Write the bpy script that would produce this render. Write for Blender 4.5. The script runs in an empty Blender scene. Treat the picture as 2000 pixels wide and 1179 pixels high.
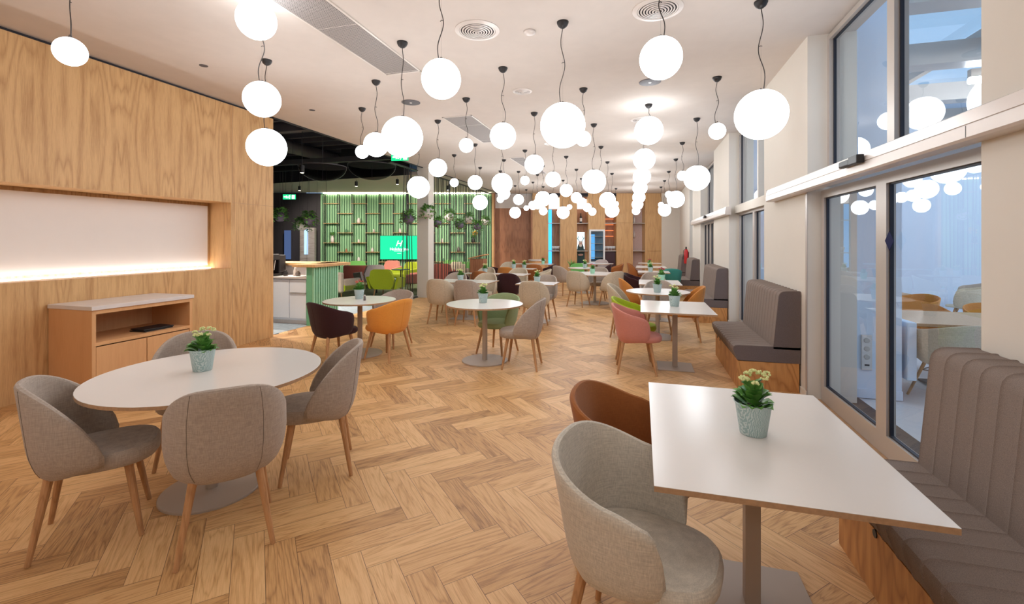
import bpy, bmesh, math, random
from mathutils import Vector, Matrix
sc = bpy.context.scene
COL = sc.collection
R = math.radians
# ------------------------------------------------------------------ camera, world, exposure
YAW = math.atan(252 / 890.0)
cam_data = bpy.data.cameras.new('camera')
cam_data.sensor_width = 36; cam_data.lens = 36 * 890 / 2000.0
cam_data.shift_y = -(589.5 - 470) / 2000.0
cam_data.clip_start = 0.05; cam_data.clip_end = 200
cam = bpy.data.objects.new('camera', cam_data); COL.objects.link(cam)
cam.location = (0, 0, 1.57); cam.rotation_euler = (R(90), 0, YAW)
sc.camera = cam
sc.view_settings.view_transform = 'Standard'; sc.view_settings.look = 'None'
sc.view_settings.gamma = 1; sc.view_settings.use_curve_mapping = False
sc.view_settings.exposure = 1.1
w = bpy.data.worlds.new('world'); sc.world = w; w.use_nodes = True
w.node_tree.nodes['Background'].inputs[0].default_value = (.36, .60, .92, 1)
w.node_tree.nodes['Background'].inputs[1].default_value = 0.55
sc.cycles.max_bounces = 7; sc.cycles.diffuse_bounces = 4; sc.cycles.glossy_bounces = 3
sc.cycles.transmission_bounces = 4; sc.cycles.transparent_max_bounces = 12
sc.cycles.sample_clamp_indirect = 4; sc.cycles.caustics_reflective = False; sc.cycles.caustics_refractive = False
sc.cycles.use_denoising = True
GLOBE_POWER = 5.0
# ------------------------------------------------------------------ helpers
def srgb(r, g, b):
    f = lambda v: (v / 255 / 12.92) if v / 255 <= .04045 else ((v / 255 + .055) / 1.055) ** 2.4
    return (f(r), f(g), f(b), 1)

class NT:
    def __init__(s, name):
        s.m = bpy.data.materials.new(name); s.m.use_nodes = True
        s.t = s.m.node_tree; s.n = s.t.nodes; s.b = s.n['Principled BSDF']
    def new(s, typ, **kw):
        nd = s.n.new(typ)
        for k, v in kw.items():
            if k.startswith('i_'): nd.inputs[k[2:].replace('_', ' ')].default_value = v
            else: setattr(nd, k, v)
        return nd
    def link(s, a, b): s.t.links.new(a, b)
    def math(s, op, a, b=None, c=None):
        nd = s.n.new('ShaderNodeMath'); nd.operation = op
        for i, v in enumerate((a, b, c)):
            if v is None: continue
            if isinstance(v, (int, float)): nd.inputs[i].default_value = v
            else: s.link(v, nd.inputs[i])
        return nd.outputs[0]
    def mapping(s, vec, scale, loc=(0, 0, 0)):
        nd = s.n.new('ShaderNodeMapping'); nd.inputs['Scale'].default_value = scale; nd.inputs['Location'].default_value = loc
        s.link(vec, nd.inputs['Vector']); return nd.outputs[0]
    def noise(s, vec, scale=1, detail=3, rough=.5, dist=0):
        nd = s.n.new('ShaderNodeTexNoise'); nd.inputs['Scale'].default_value = scale; nd.inputs['Detail'].default_value = detail
        nd.inputs['Roughness'].default_value = rough; nd.inputs['Distortion'].default_value = dist
        s.link(vec, nd.inputs['Vector']); return nd.outputs['Fac']
    def ramp(s, fac, stops):
        nd = s.n.new('ShaderNodeValToRGB'); cr = nd.color_ramp
        while len(cr.elements) < len(stops): cr.elements.new(.5)
        for e, (p, c) in zip(cr.elements, stops): e.position = p; e.color = c
        s.link(fac, nd.inputs[0]); return nd.outputs[0]
    def mix(s, fac, a, b, typ='MIX'):
        nd = s.n.new('ShaderNodeMix'); nd.data_type = 'RGBA'; nd.blend_type = typ
        for i, v in ((0, fac), (6, a), (7, b)):
            if isinstance(v, (int, float, tuple)): nd.inputs[i].default_value = v
            else: s.link(v, nd.inputs[i])
        return nd.outputs[2]
    def bump(s, h, strength=.2, dist=.01):
        nd = s.n.new('ShaderNodeBump'); nd.inputs['Strength'].default_value = strength; nd.inputs['Distance'].default_value = dist
        s.link(h, nd.inputs['Height']); s.link(nd.outputs[0], s.b.inputs['Normal'])
    def set(s, **kw):
        for k, v in kw.items():
            k = k.replace('_', ' ')
            if isinstance(v, (int, float, tuple)): s.b.inputs[k].default_value = v
            else: s.link(v, s.b.inputs[k])
        return s
def scale_c(c, k): return (min(c[0] * k, 1), min(c[1] * k, 1), min(c[2] * k, 1), 1)

def plain(name, c, rough=.5, metal=0, noise=.06, nscale=30, bump=0, spec=.5):
    m = NT(name); tc = m.new('ShaderNodeTexCoord').outputs['Object']
    f = m.noise(tc, nscale, 4)
    m.set(Base_Color=m.ramp(f, [(.25, scale_c(c, 1 - noise)), (.75, scale_c(c, 1 + noise))]), Roughness=rough, Metallic=metal)
    m.b.inputs['Specular IOR Level'].default_value = spec
    if bump: m.bump(f, bump, .004)
    return m.m
def glow(name, c, k):
    m = NT(name); m.set(Base_Color=(0, 0, 0, 1)); m.b.inputs['Specular IOR Level'].default_value = 0
    m.b.inputs['Emission Color'].default_value = c; m.b.inputs['Emission Strength'].default_value = k
    return m.m
def fabric(name, c, amp=.16, scale=1.0, rough=.95):
    m = NT(name); tc = m.new('ShaderNodeTexCoord').outputs['Object']
    a = m.noise(m.mapping(tc, (260 * scale, 260 * scale, 22 * scale)), 1, 2)
    b = m.noise(m.mapping(tc, (24 * scale, 24 * scale, 300 * scale)), 1, 2)
    cmb = m.math('MULTIPLY', m.math('ADD', a, b), .5)
    col = m.ramp(cmb, [(.36, scale_c(c, 1 - amp)), (.64, scale_c(c, 1 + amp))])
    m.set(Base_Color=col, Roughness=rough, Sheen_Weight=.15); m.b.inputs['Specular IOR Level'].default_value = .15
    m.bump(cmb, .35, .0015)
    return m.m
def tweed(name, c, amp=.25):
    m = NT(name); tc = m.new('ShaderNodeTexCoord').outputs['Object']
    a = m.noise(tc, 420, 2, .7); b = m.noise(tc, 9, 3)
    col = m.mix(m.math('MULTIPLY', b, .25), m.ramp(a, [(.35, scale_c(c, 1 - amp)), (.65, scale_c(c, 1 + amp))]), scale_c(c, .85))
    m.set(Base_Color=col, Roughness=.95); m.b.inputs['Specular IOR Level'].default_value = .15
    m.bump(a, .4, .002)
    return m.m
def grain(name, light, dark, axes=(0, 2), period=None, ring=9, across=2.2, along=.28, rough=.5, contrast=1., fine=.25):
    """oak veneer: cathedral figure from contour lines of a stretched noise"""
    m = NT(name); tc = m.new('ShaderNodeTexCoord').outputs['Object']
    sp = m.new('ShaderNodeSeparateXYZ'); m.link(tc, sp.inputs[0])
    u, v, wv = sp.outputs[axes[0]], sp.outputs[axes[1]], sp.outputs[3 - axes[0] - axes[1]]
    if period:
        idx = m.math('FLOOR', m.math('DIVIDE', u, period))
        uu = m.math('PINGPONG', u, period)
    else: idx, uu = None, u
    cb = m.new('ShaderNodeCombineXYZ')
    m.link(m.math('MULTIPLY', uu, across), cb.inputs[0]); m.link(m.math('MULTIPLY', v, along), cb.inputs[1])
    m.link(m.math('MULTIPLY', wv, across), cb.inputs[2])
    n1 = m.noise(cb.outputs[0], 1.6, 2, .45, .15)
    wob = m.noise(cb.outputs[0], 9, 3)
    rr = m.math('FRACT', m.math('ADD', m.math('MULTIPLY', n1, ring), m.math('MULTIPLY', wob, .35)))
    tri = m.math('PINGPONG', m.math('MULTIPLY', rr, 2), 1)
    cf = m.new('ShaderNodeCombineXYZ'); m.link(m.math('MULTIPLY', u, 160), cf.inputs[0]); m.link(m.math('MULTIPLY', v, 7), cf.inputs[1]); m.link(m.math('MULTIPLY', wv, 160), cf.inputs[2])
    fib = m.noise(cf.outputs[0], 1, 3, .6)
    cl = m.new('ShaderNodeCombineXYZ'); m.link(m.math('MULTIPLY', u, 26), cl.inputs[0]); m.link(m.math('MULTIPLY', v, .5), cl.inputs[1])
    broad = m.noise(cl.outputs[0], 1, 2)
    fac = m.math('ADD', m.math('ADD', m.math('MULTIPLY', m.math('POWER', tri, 2.2), .34 * contrast), m.math('MULTIPLY', m.math('SUBTRACT', fib, .5), fine * 2)),
                 m.math('MULTIPLY', m.math('SUBTRACT', broad, .35), .7))
    col = m.ramp(fac, [(0.0, light), (.9, dark)])
    m.set(Base_Color=col, Roughness=rough); m.b.inputs['Specular IOR Level'].default_value = .35
    m.bump(fib, .08, .001)
    return m.m
def plank_floor(name):
    m = NT(name)
    uv = m.new('ShaderNodeUVMap', uv_map='grain').outputs[0]
    uv2 = m.new('ShaderNodeUVMap', uv_map='edge').outputs[0]
    at = m.new('ShaderNodeAttribute', attribute_name='tint'); tint = at.outputs['Fac']
    g = m.mapping(uv, (.7, 7.0, 1))
    n1 = m.noise(g, 1.2, 3, .5, .5); wob = m.noise(g, 6, 4)
    rr = m.math('FRACT', m.math('ADD', m.math('MULTIPLY', n1, 11), m.math('MULTIPLY', wob, .8)))
    tri = m.math('POWER', m.math('PINGPONG', m.math('MULTIPLY', rr, 2), 1), 2.5)
    fib = m.noise(m.mapping(uv, (9, 210, 1)), 1, 3, .6)
    fac = m.math('ADD', m.math('ADD', m.math('MULTIPLY', tri, .34), m.math('MULTIPLY', m.math('SUBTRACT', fib, .5), .85)), m.math('MULTIPLY', tint, .85))
    col = m.ramp(fac, [(0, srgb(228, 184, 130)), (.4, srgb(203, 155, 101)), (1.0, srgb(124, 80, 44))])
    sp = m.new('ShaderNodeSeparateXYZ'); m.link(uv2, sp.inputs[0])
    e1 = m.math('MINIMUM', sp.outputs[0], m.math('SUBTRACT', PL, sp.outputs[0]))
    e2 = m.math('MINIMUM', sp.outputs[1], m.math('SUBTRACT', PW, sp.outputs[1]))
    gap = m.math('LESS_THAN', m.math('MINIMUM', e1, e2), .0013)
    col = m.mix(m.math('MULTIPLY', gap, .8), col, srgb(70, 42, 24))
    m.set(Base_Color=col, Roughness=m.math('ADD', .36, m.math('MULTIPLY', fib, .2)))
    m.b.inputs['Specular IOR Level'].default_value = .45
    m.bump(m.math('SUBTRACT', fib, m.math('MULTIPLY', gap, 2)), .08, .001)
    return m.m
def glass_mat(name, tint=(.93, .97, .98, 1), ior=1.75, rough=0.0):
    m = NT(name); m.n.remove(m.b)
    tr = m.new('ShaderNodeBsdfTransparent'); tr.inputs[0].default_value = tint
    gl = m.new('ShaderNodeBsdfGlossy'); gl.inputs['Roughness'].default_value = rough
    fr = m.new('ShaderNodeFresnel'); fr.inputs[0].default_value = ior
    ge = m.new('ShaderNodeNewGeometry')
    m.link(m.math('ADD', ior, m.math('MULTIPLY', ge.outputs['Backfacing'], 1 / ior - ior)), fr.inputs[0])
    mx = m.new('ShaderNodeMixShader'); m.link(fr.outputs[0], mx.inputs[0]); m.link(tr.outputs[0], mx.inputs[1]); m.link(gl.outputs[0], mx.inputs[2])
    m.link(mx.outputs[0], m.n['Material Output'].inputs[0])
    return m.m

# ------- mesh builder
class MB:
    def __init__(s): s.bm = bmesh.new(); s.mi = 0
    def _tag(s, n0):
        s.bm.faces.ensure_lookup_table()
        for f in s.bm.faces[n0:]: f.material_index = s.mi
    def poly(s, pts, faces):
        n0 = len(s.bm.faces); vs = [s.bm.verts.new(p) for p in pts]
        for f in faces:
            try: s.bm.faces.new([vs[i] for i in f])
            except ValueError: pass
        s._tag(n0); return s
    def box(s, a, b, bev=0, seg=2):
        x0, x1 = sorted((a[0], b[0])); y0, y1 = sorted((a[1], b[1])); z0, z1 = sorted((a[2], b[2]))
        n0 = len(s.bm.faces)
        vs = [s.bm.verts.new((x, y, z)) for z in (z0, z1) for y in (y0, y1) for x in (x0, x1)]
        fs = [s.bm.faces.new([vs[i] for i in f]) for f in ((0, 2, 3, 1), (4, 5, 7, 6), (0, 1, 5, 4), (2, 6, 7, 3), (0, 4, 6, 2), (1, 3, 7, 5))]
        if bev:
            es = {e for f in fs for e in f.edges}
            bmesh.ops.bevel(s.bm, geom=list(es), offset=bev, segments=seg, affect='EDGES', profile=.5)
        s._tag(n0); return s
    def prism(s, pts, z0, z1):
        n = len(pts)
        P = [(x, y, z0) for x, y in pts] + [(x, y, z1) for x, y in pts]
        return s.poly(P, [list(range(n))[::-1], list(range(n, 2 * n))] + [[i, (i + 1) % n, (i + 1) % n + n, i + n] for i in range(n)])
    def rings(s, rings, cap0=True, cap1=True, closed=True):
        n = len(rings[0]); P = [p for r in rings for p in r]; F = []
        for k in range(len(rings) - 1):
            for i in range(n if closed else n - 1):
                j = (i + 1) % n; F.append([k * n + i, k * n + j, (k + 1) * n + j, (k + 1) * n + i])
        if cap0: F.append(list(range(n))[::-1])
        if cap1: F.append(list(range((len(rings) - 1) * n, len(rings) * n)))
        return s.poly(P, F)
    def lathe(s, prof, seg=24, c=(0, 0), cap0=True, cap1=True):
        return s.rings([[(c[0] + r * math.cos(2 * math.pi * i / seg), c[1] + r * math.sin(2 * math.pi * i / seg), z) for i in range(seg)] for r, z in prof], cap0, cap1)
    def tube(s, pts, r, seg=6):
        pts = [Vector(p) for p in pts]; rs = r if isinstance(r, (list, tuple)) else [r] * len(pts); out = []
        for i, p in enumerate(pts):
            d = (pts[min(i + 1, len(pts) - 1)] - pts[max(i - 1, 0)]).normalized()
            a = d.orthogonal().normalized() if i == 0 else (pa - d * pa.dot(d)).normalized()
            pa = a; b = d.cross(a)
            out.append([tuple(p + (a * math.cos(2 * math.pi * k / seg) + b * math.sin(2 * math.pi * k / seg)) * rs[i]) for k in range(seg)])
        return s.rings(out)
    def blob(s, c, r, sub=1, sc_=(1, 1, 1)):
        n0 = len(s.bm.faces)
        g = bmesh.ops.create_icosphere(s.bm, subdivisions=sub, radius=r)
        for v in g['verts']: v.co = Vector((v.co.x * sc_[0] + c[0], v.co.y * sc_[1] + c[1], v.co.z * sc_[2] + c[2]))
        s._tag(n0); return s
    def xf(s, M): bmesh.ops.transform(s.bm, matrix=M, verts=s.bm.verts); return s
    def build(s, name, mat, parent=None, smooth=False, recalc=True, loc=None, rotz=0):
        if recalc: bmesh.ops.recalc_face_normals(s.bm, faces=s.bm.faces)
        me = bpy.data.meshes.new(name)
        if smooth:
            for f in s.bm.faces: f.smooth = True
            if smooth == 'edges':
                for e in s.bm.edges:
                    if len(e.link_faces) == 2 and e.calc_face_angle(0) > .6: e.smooth = False
        s.bm.to_mesh(me); s.bm.free()
        for m in (mat if isinstance(mat, (list, tuple)) else [mat]): me.materials.append(m)
        o = bpy.data.objects.new(name, me); COL.objects.link(o)
        if parent is not None: o.parent = parent
        if loc: o.location = loc
        if rotz: o.rotation_euler = (0, 0, rotz)
        return o
def tag(o, label=None, cat=None, group=None, kind=None):
    if label: o['label'] = label
    if cat: o['category'] = cat
    if group: o['group'] = group
    if kind: o['kind'] = kind
    return o
def empty(name, loc=(0, 0, 0), rz=0):
    o = bpy.data.objects.new(name, None); COL.objects.link(o); o.location = loc; o.rotation_euler = (0, 0, rz)
    o.empty_display_size = .1; return o
CH = {}
def kids(o): return [c for c in bpy.data.objects if c.parent == o]
def copy_tree(o, parent=None):
    if o.name not in CH: CH[o.name] = kids(o)
    c = o.copy(); COL.objects.link(c)
    if parent is not None: c.parent = parent
    for ch in CH[o.name]: copy_tree(ch, c)
    return c
def struct(mb, name, mat, parent=None, smooth=False, label=None, **kw):
    o = mb.build(name, mat, parent, smooth, **kw)
    if parent is None: o['kind'] = 'structure'
    if label: o['label'] = label
    return o
FB = Vector((-math.sin(YAW), math.cos(YAW), 0)); RB = Vector((math.cos(YAW), math.sin(YAW), 0))
def rear(px, back=0.0, D=19.4):      # a point of the slanted rear wall: distance along it and set-back from its face
    return FB * (D + back) + RB * ((px - 1000) / 890.0 * D)
REAR_O = FB * 19.4                   # origin of the rear wall's own frame (x along the wall, y into it)
def rx(px): return (px - 1000) / 890.0 * 19.4
def rz_(py): return 1.57 + (470 - py) / 890.0 * 19.4
def rear_yaw(): return math.atan2(RB.y, RB.x)
RA = rear_yaw()
def rearY(X): return 19.4 * FB.y + (X - 19.4 * FB.x) * math.tan(RA)
# ------------------------------------------------------------------ materials
PW, PL = .1415, .566
M = {}
M['floor'] = plank_floor('oak_herringbone')
M['ceil'] = plain('ceiling_plaster', srgb(212, 202, 194), .9, noise=.025, nscale=6, spec=.2)
M['white_wall'] = plain('white_wall_paint', srgb(222, 215, 205), .85, noise=.01, nscale=4, spec=.2)
M['oak_wall'] = grain('oak_veneer_wall', srgb(216, 174, 122), srgb(164, 117, 70), axes=(1, 2), period=.55, ring=11, across=2.3, along=.22, rough=.5, contrast=1.15, fine=.5)
M['oak_panel'] = grain('oak_veneer_panel', srgb(214, 172, 122), srgb(166, 120, 76), axes=(0, 2), period=.35, ring=8, across=2.4, along=.25, contrast=.7)
M['brown_panel'] = grain('walnut_tone_panel', srgb(168, 116, 84), srgb(110, 70, 48), axes=(0, 2), period=.25, ring=7, across=2.4, along=.4)
M['beech'] = grain('light_cabinet_wood', srgb(222, 172, 122), srgb(196, 140, 92), axes=(1, 2), ring=5, across=1.4, along=.3, contrast=.4)
M['plinth'] = grain('oak_plinth', srgb(206, 150, 92), srgb(140, 84, 44), axes=(1, 2), period=.3, ring=9, across=2.4, along=.8, contrast=1.3)
M['leg'] = grain('oak_leg_wood', srgb(196, 148, 104), srgb(140, 96, 60), axes=(0, 2), ring=6, across=8, along=.6)
M['white_top'] = plain('white_laminate', srgb(224, 219, 214), .22, noise=.008, nscale=3, spec=.5)
M['ply'] = plain('plywood_edge', srgb(176, 140, 106), .6, noise=.15, nscale=60)
M['taupe_metal'] = plain('powder_coated_taupe_metal', srgb(176, 160, 145), .45, 0.0, noise=.02, nscale=8)
M['black'] = plain('black_metal', srgb(34, 31, 32), .45, noise=.1)
M['black_void'] = plain('black_ceiling_paint', srgb(44, 42, 47), .9, noise=.1)
M['dark_duct'] = plain('dark_duct_metal', srgb(92, 88, 92), .6, .2, noise=.15, nscale=3)
M['cord'] = plain('black_cable', srgb(58, 52, 50), .6)
M['wire'] = plain('steel_wire', srgb(150, 145, 140), .4, .6)
M['globe'] = glow('lit_opal_glass', (.93, .965, 1.0, 1), GLOBE_POWER)
M['cap'] = plain('grey_lamp_cap', srgb(120, 112, 108), .4, .5)
M['alu'] = plain('beige_aluminium_profile', srgb(190, 181, 173), .35, .2, noise=.015, nscale=5)
M['header'] = plain('silver_door_header', srgb(222, 213, 207), .35, .15, noise=.02, nscale=12)
M['gasket'] = plain('black_gasket', srgb(30, 32, 44), .5)
M['glass'] = glass_mat('window_glass')
M['glass_clear'] = glass_mat('thin_glass', (.97, .98, .98, 1), 1.45)
M['led'] = glow('led_strip', (1, .97, .93, 1), 9)
M['led_soft'] = glow('soft_led_strip', (1, .97, .93, 1), 2.2)
M['fill_tube'] = glow('cool_fill_tube', (.85, .92, 1, 1), 26)
M['led_warm'] = glow('warm_led_cove', (1, .88, .66, 1), 7)
M['blue_led'] = glow('blue_led_panel', srgb(60, 165, 240), 1.15)
M['niche'] = plain('white_plaster_niche', srgb(232, 224, 218), .9, noise=.01, nscale=5)
M['green'] = plain('green_slat_paint', srgb(150, 198, 152), .6, noise=.03)
M['green_dark'] = plain('dark_green_backing', srgb(84, 128, 98), .8)
M['counter_green'] = plain('mint_green_slat', srgb(112, 176, 138), .55, noise=.03)
M['white_cab'] = plain('white_cabinet_lacquer', srgb(232, 236, 244), .4, noise=.01)
M['tile'] = plain('grey_blue_tile', srgb(148, 160, 170), .6, noise=.25, nscale=14)
M['carpet'] = plain('mossy_green_carpet', srgb(108, 120, 88), .95, noise=.35, nscale=5)
M['annex_floor'] = plain('pale_resin_floor', srgb(196, 200, 206), .25, noise=.03, nscale=2)
M['annex_wall'] = plain('pale_blue_white_wall', srgb(214, 224, 238), .8, noise=.02, nscale=2)
M['grille'] = None
TAUPE = srgb(172, 158, 146); BEIGE = srgb(196, 182, 160)
M['f_taupe'] = fabric('taupe_woven_fabric', TAUPE)
M['f_beige'] = fabric('beige_woven_fabric', BEIGE)
M['f_greige'] = fabric('light_greige_fabric', srgb(202, 194, 180))
M['f_brown'] = fabric('cognac_brown_felt', srgb(158, 98, 54), .08)
M['f_amber'] = fabric('amber_brown_felt', srgb(196, 130, 66), .08)
M['f_orange'] = fabric('orange_felt', srgb(232, 156, 70), .06)
M['f_dark'] = fabric('dark_aubergine_felt', srgb(58, 32, 34), .12)
M['f_green'] = fabric('sage_green_fabric', srgb(150, 166, 124), .08)
M['f_lime'] = fabric('lime_green_felt', srgb(168, 184, 44), .08)
M['f_pink'] = fabric('dusty_pink_felt', srgb(206, 136, 122), .07)
M['f_teal'] = fabric('teal_felt', srgb(70, 150, 140), .08)
M['f_mgreen'] = fabric('meadow_green_felt', srgb(110, 168, 92), .08)
M['f_terra'] = fabric('terracotta_felt', srgb(170, 96, 84), .08)
M['f_mauve'] = fabric('pale_mauve_fabric', srgb(190, 178, 176), .08)
M['bench'] = tweed('brown_grey_tweed', srgb(138, 124, 116))
M['bench_side'] = tweed('grey_tweed_side', srgb(112, 100, 98))
M['piping'] = plain('dark_seam', srgb(112, 100, 90), .9)
M['leaf'] = plain('kalanchoe_leaf', srgb(112, 168, 84), .4, noise=.35, nscale=25)
M['bud'] = plain('cream_green_buds', srgb(222, 226, 160), .6, noise=.15, nscale=80)
M['redflower'] = plain('deep_red_petals', srgb(178, 30, 58), .6, noise=.2, nscale=60)
M['pinkflower'] = plain('dusty_coral_petals', srgb(206, 110, 90), .6, noise=.2, nscale=60)
M['soil'] = plain('potting_soil', srgb(60, 44, 34), .95, noise=.3)
def pot_material():
    m = NT('embossed_mint_metal'); tc = m.new('ShaderNodeTexCoord').outputs['Object']
    wv = m.new('ShaderNodeTexWave'); wv.inputs['Scale'].default_value = 62; wv.inputs['Distortion'].default_value = 7; wv.inputs['Detail'].default_value = 1.5
    wv.inputs['Detail Scale'].default_value = 1.2
    m.link(tc, wv.inputs[0])
    f = wv.outputs['Fac']
    m.set(Base_Color=m.ramp(f, [(.35, srgb(158, 186, 186)), (.75, srgb(206, 220, 218))]), Roughness=.55)
    m.bump(f, .4, .002); return m.m
M['pot'] = pot_material()
M['pot_mint'] = plain('mint_pot_paint', srgb(160, 210, 182), .5)
M['stone'] = plain('white_stone_top', srgb(220, 212, 208), .4, noise=.06, nscale=8)
# ------------------------------------------------------------------ the room shell
XL, XR, XG, ZC = -5.8, 1.59, 1.79, 3.6
# floor: real herringbone planks, columns staggered along X
def herringbone():
    rnd = random.Random(4)
    verts, faces, uvg, uve, tint = [], [], [], [], []
    s2 = math.sqrt(.5); U0, V0 = .598, 2.106
    def add(iu, iv, vert):
        u0, v0 = U0 + iu * PW, V0 + iv * PW
        cu, cv = (u0 + PL / 2, v0 + PW / 2) if not vert else (u0 + PW / 2, v0 + PL / 2)
        cx, cy = (cu - cv) * s2, (cu + cv) * s2
        if not (XL - .25 < cx < 1.78 and -3.2 < cy < 20.9): return
        c = [(0, 0), (PL, 0), (PL, PW), (0, PW)] if not vert else [(0, PL), (0, 0), (PW, 0), (PW, PL)]
        base = len(verts)
        for a, b in c:
            u, v = u0 + a, v0 + b
            verts.append(((u - v) * s2, (u + v) * s2, 0))
        faces.append((base, base + 1, base + 2, base + 3))
        ox, oy = rnd.random() * 40, rnd.random() * 40
        uvg.append([(ox + a, oy + b) for a, b in ((0, 0), (PL, 0), (PL, PW), (0, PW))])
        uve.append([(0, 0), (PL, 0), (PL, PW), (0, PW)])
        t = rnd.random(); tint.append(.05 + .5 * t ** 1.5 + (.22 if rnd.random() < .08 else 0))
    n = 4; K = 260
    for a in range(-K, K):
        for k in range(-60, 60):
            iu, iv = a + n * k, -a + n * k
            add(iu, iv, False); add(iu, iv - n, True)
    me = bpy.data.meshes.new('floor'); me.from_pydata(verts, [], faces)
    l1 = me.uv_layers.new(name='grain'); l2 = me.uv_layers.new(name='edge')
    at = me.attributes.new('tint', 'FLOAT', 'FACE')
    for i, p in enumerate(me.polygons):
        at.data[i].value = tint[i]
        for j, li in enumerate(p.loop_indices):
            l1.data[li].uv = uvg[i][j]; l2.data[li].uv = uve[i][j]
    me.materials.append(M['floor'])
    o = bpy.data.objects.new('floor', me); COL.objects.link(o); o['kind'] = 'structure'; return o
herringbone()
m = MB(); m.box((-6.3, -3.6, -.2), (2.1, 21.2, -.004)); struct(m, 'floor_slab', M['black'])
m = MB(); m.box((-16, 6.1, -.2), (XL - .13, 19.5, .002)); struct(m, 'floor_lounge', M['tile'])
m = MB(); m.box((-12.5, 9.6, .003), (-6.25, 16.3, .014)); o = m.build('lounge_carpet', M['carpet']); tag(o, 'mossy green patterned carpet under the lounge armchairs', 'carpet')
m = MB(); m.box((1.62, -3.6, -.2), (9.5, 16.5, -.006)); struct(m, 'floor_annex', M['annex_floor'])
# ceiling slab with its dark fascia towards the lounge
m = MB(); m.prism([(XL - .7, -3.6), (2.0, -3.6), (2.0, rearY(2.0) + .3), (XL, rearY(XL) + .3), (XL, 6.12), (XL - .7, 6.12)], ZC, ZC + .25); struct(m, 'ceiling', M['ceil'])
m = MB(); m.box((XL - .03, 6.13, ZC - .02), (XL - .001, 18.2, 4.72)); struct(m, 'trim_1', M['black'])
# oak wall with the lit niche
NY0, NY1, NZ0, NZ1, ND = -1.2, 5.32, 1.165, 2.13, .36
m = MB()
m.box((XL - .7, -3.6, 0), (XL, 6.12, NZ0)); m.box((XL - .7, -3.6, NZ1), (XL, 6.12, ZC - .035))
m.box((XL - .7, NY1, NZ0), (XL, 6.12, NZ1)); m.box((XL - .7, -3.6, NZ0), (XL, NY0, NZ1)); m.box((XL - .7, NY0, NZ0), (XL - ND - .06, NY1, NZ1))
struct(m, 'wall_left', M['oak_wall'])
m = MB(); m.box((XL - .6, -3.6, ZC - .035), (XL - .03, 6.1, ZC - .001)); struct(m, 'trim_2', M['black_void'])  # black strip stands in for the shade in the gap above the wall
for y in (1.4, 3.06, 4.98, 5.63):
    pass
m = MB()
for y, z0, z1 in ((5.34, 0, NZ0), (5.62, 0, NZ0 * 2.6), (5.34, NZ1, ZC - .04)): m.box((XL, y, z0), (XL + .0015, y + .004, z1))
m.box((XL, 5.34, 2.13), (XL + .0015, 6.12, 2.134)); struct(m, 'trim_3', M['ply'])
m = MB(); m.box((XL - ND - .055, NY0 + .02, NZ0 + .045), (XL - ND - .02, NY1 - .05, NZ1 - .045), .004); struct(m, 'wall_niche', M['niche'])
m = MB()
m.box((XL - ND - .02, NY0 + .02, NZ0 + .001), (XL - ND + .015, NY1 - .03, NZ0 + .014)); o = m.build('led_strip', M['led']); tag(o, 'bright LED strip along the bottom of the long white wall niche', 'light strip')
# wall behind the camera
m = MB(); m.box((XL - .3, -3.8, 0), (2.1, -3.6, ZC)); struct(m, 'wall_back', M['white_wall'])
# right wall: piers between glazed openings
OPEN = [(2.75, 5.15), (6.81, 9.36), (11.2, 13.6), (15.62, 16.6)]
ys = [-3.6] + [v for p in OPEN for v in p] + [20.7]
for i in range(0, len(ys), 2):
    m = MB(); m.box((XR, ys[i], 0), (XG + .22, ys[i + 1], ZC)); struct(m, 'wall_right', M['white_wall'])
m = MB()
for i in range(0, len(ys), 2): m.box((XR - .012, ys[i], 0), (XR, ys[i + 1] - .002, .07))
struct(m, 'baseboard_right', M['white_wall'])
def frame(mb, y0, y1, z0, z1, x0, x1, wdt):
    mb.box((x0, y0, z0), (x1, y0 + wdt, z1)); mb.box((x0, y1 - wdt, z0), (x1, y1, z1))
    mb.box((x0, y0 + wdt, z0), (x1, y1 - wdt, z0 + wdt)); mb.box((x0, y0 + wdt, z1 - wdt), (x1, y1 - wdt, z1))
def pane_set(name, y0, y1, z0, z1, w_=.045, x0=XG - .03, x1=XG + .06, wb=None):
    root = empty(name, ((x0 + x1) / 2, (y0 + y1) / 2, z0)); root['kind'] = 'structure'
    off = Matrix.Translation(-Vector(root.location))
    m = MB(); frame(m, y0, y1, z0, z1, x0, x1, w_)
    if wb: m.box((x0, y0 + w_, z0 + w_), (x1, y1 - w_, z0 + wb))
    m.xf(off).build('window_frame', M['alu'], root)
    zb = z0 + (wb or w_)
    m = MB(); frame(m, y0 + w_, y1 - w_, zb, z1 - w_, (x0 + x1) / 2 - .012, (x0 + x1) / 2 + .012, .012)
    m.xf(off).build('gasket', M['gasket'], root)
    m = MB(); xm = (x0 + x1) / 2
    m.poly([(xm, y0 + w_, zb), (xm, y1 - w_, zb), (xm, y1 - w_, z1 - w_), (xm, y0 + w_, z1 - w_)], [[0, 1, 2, 3]])
    m.xf(off).build('window_pane', M['glass'], root, recalc=False)
    return root
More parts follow.
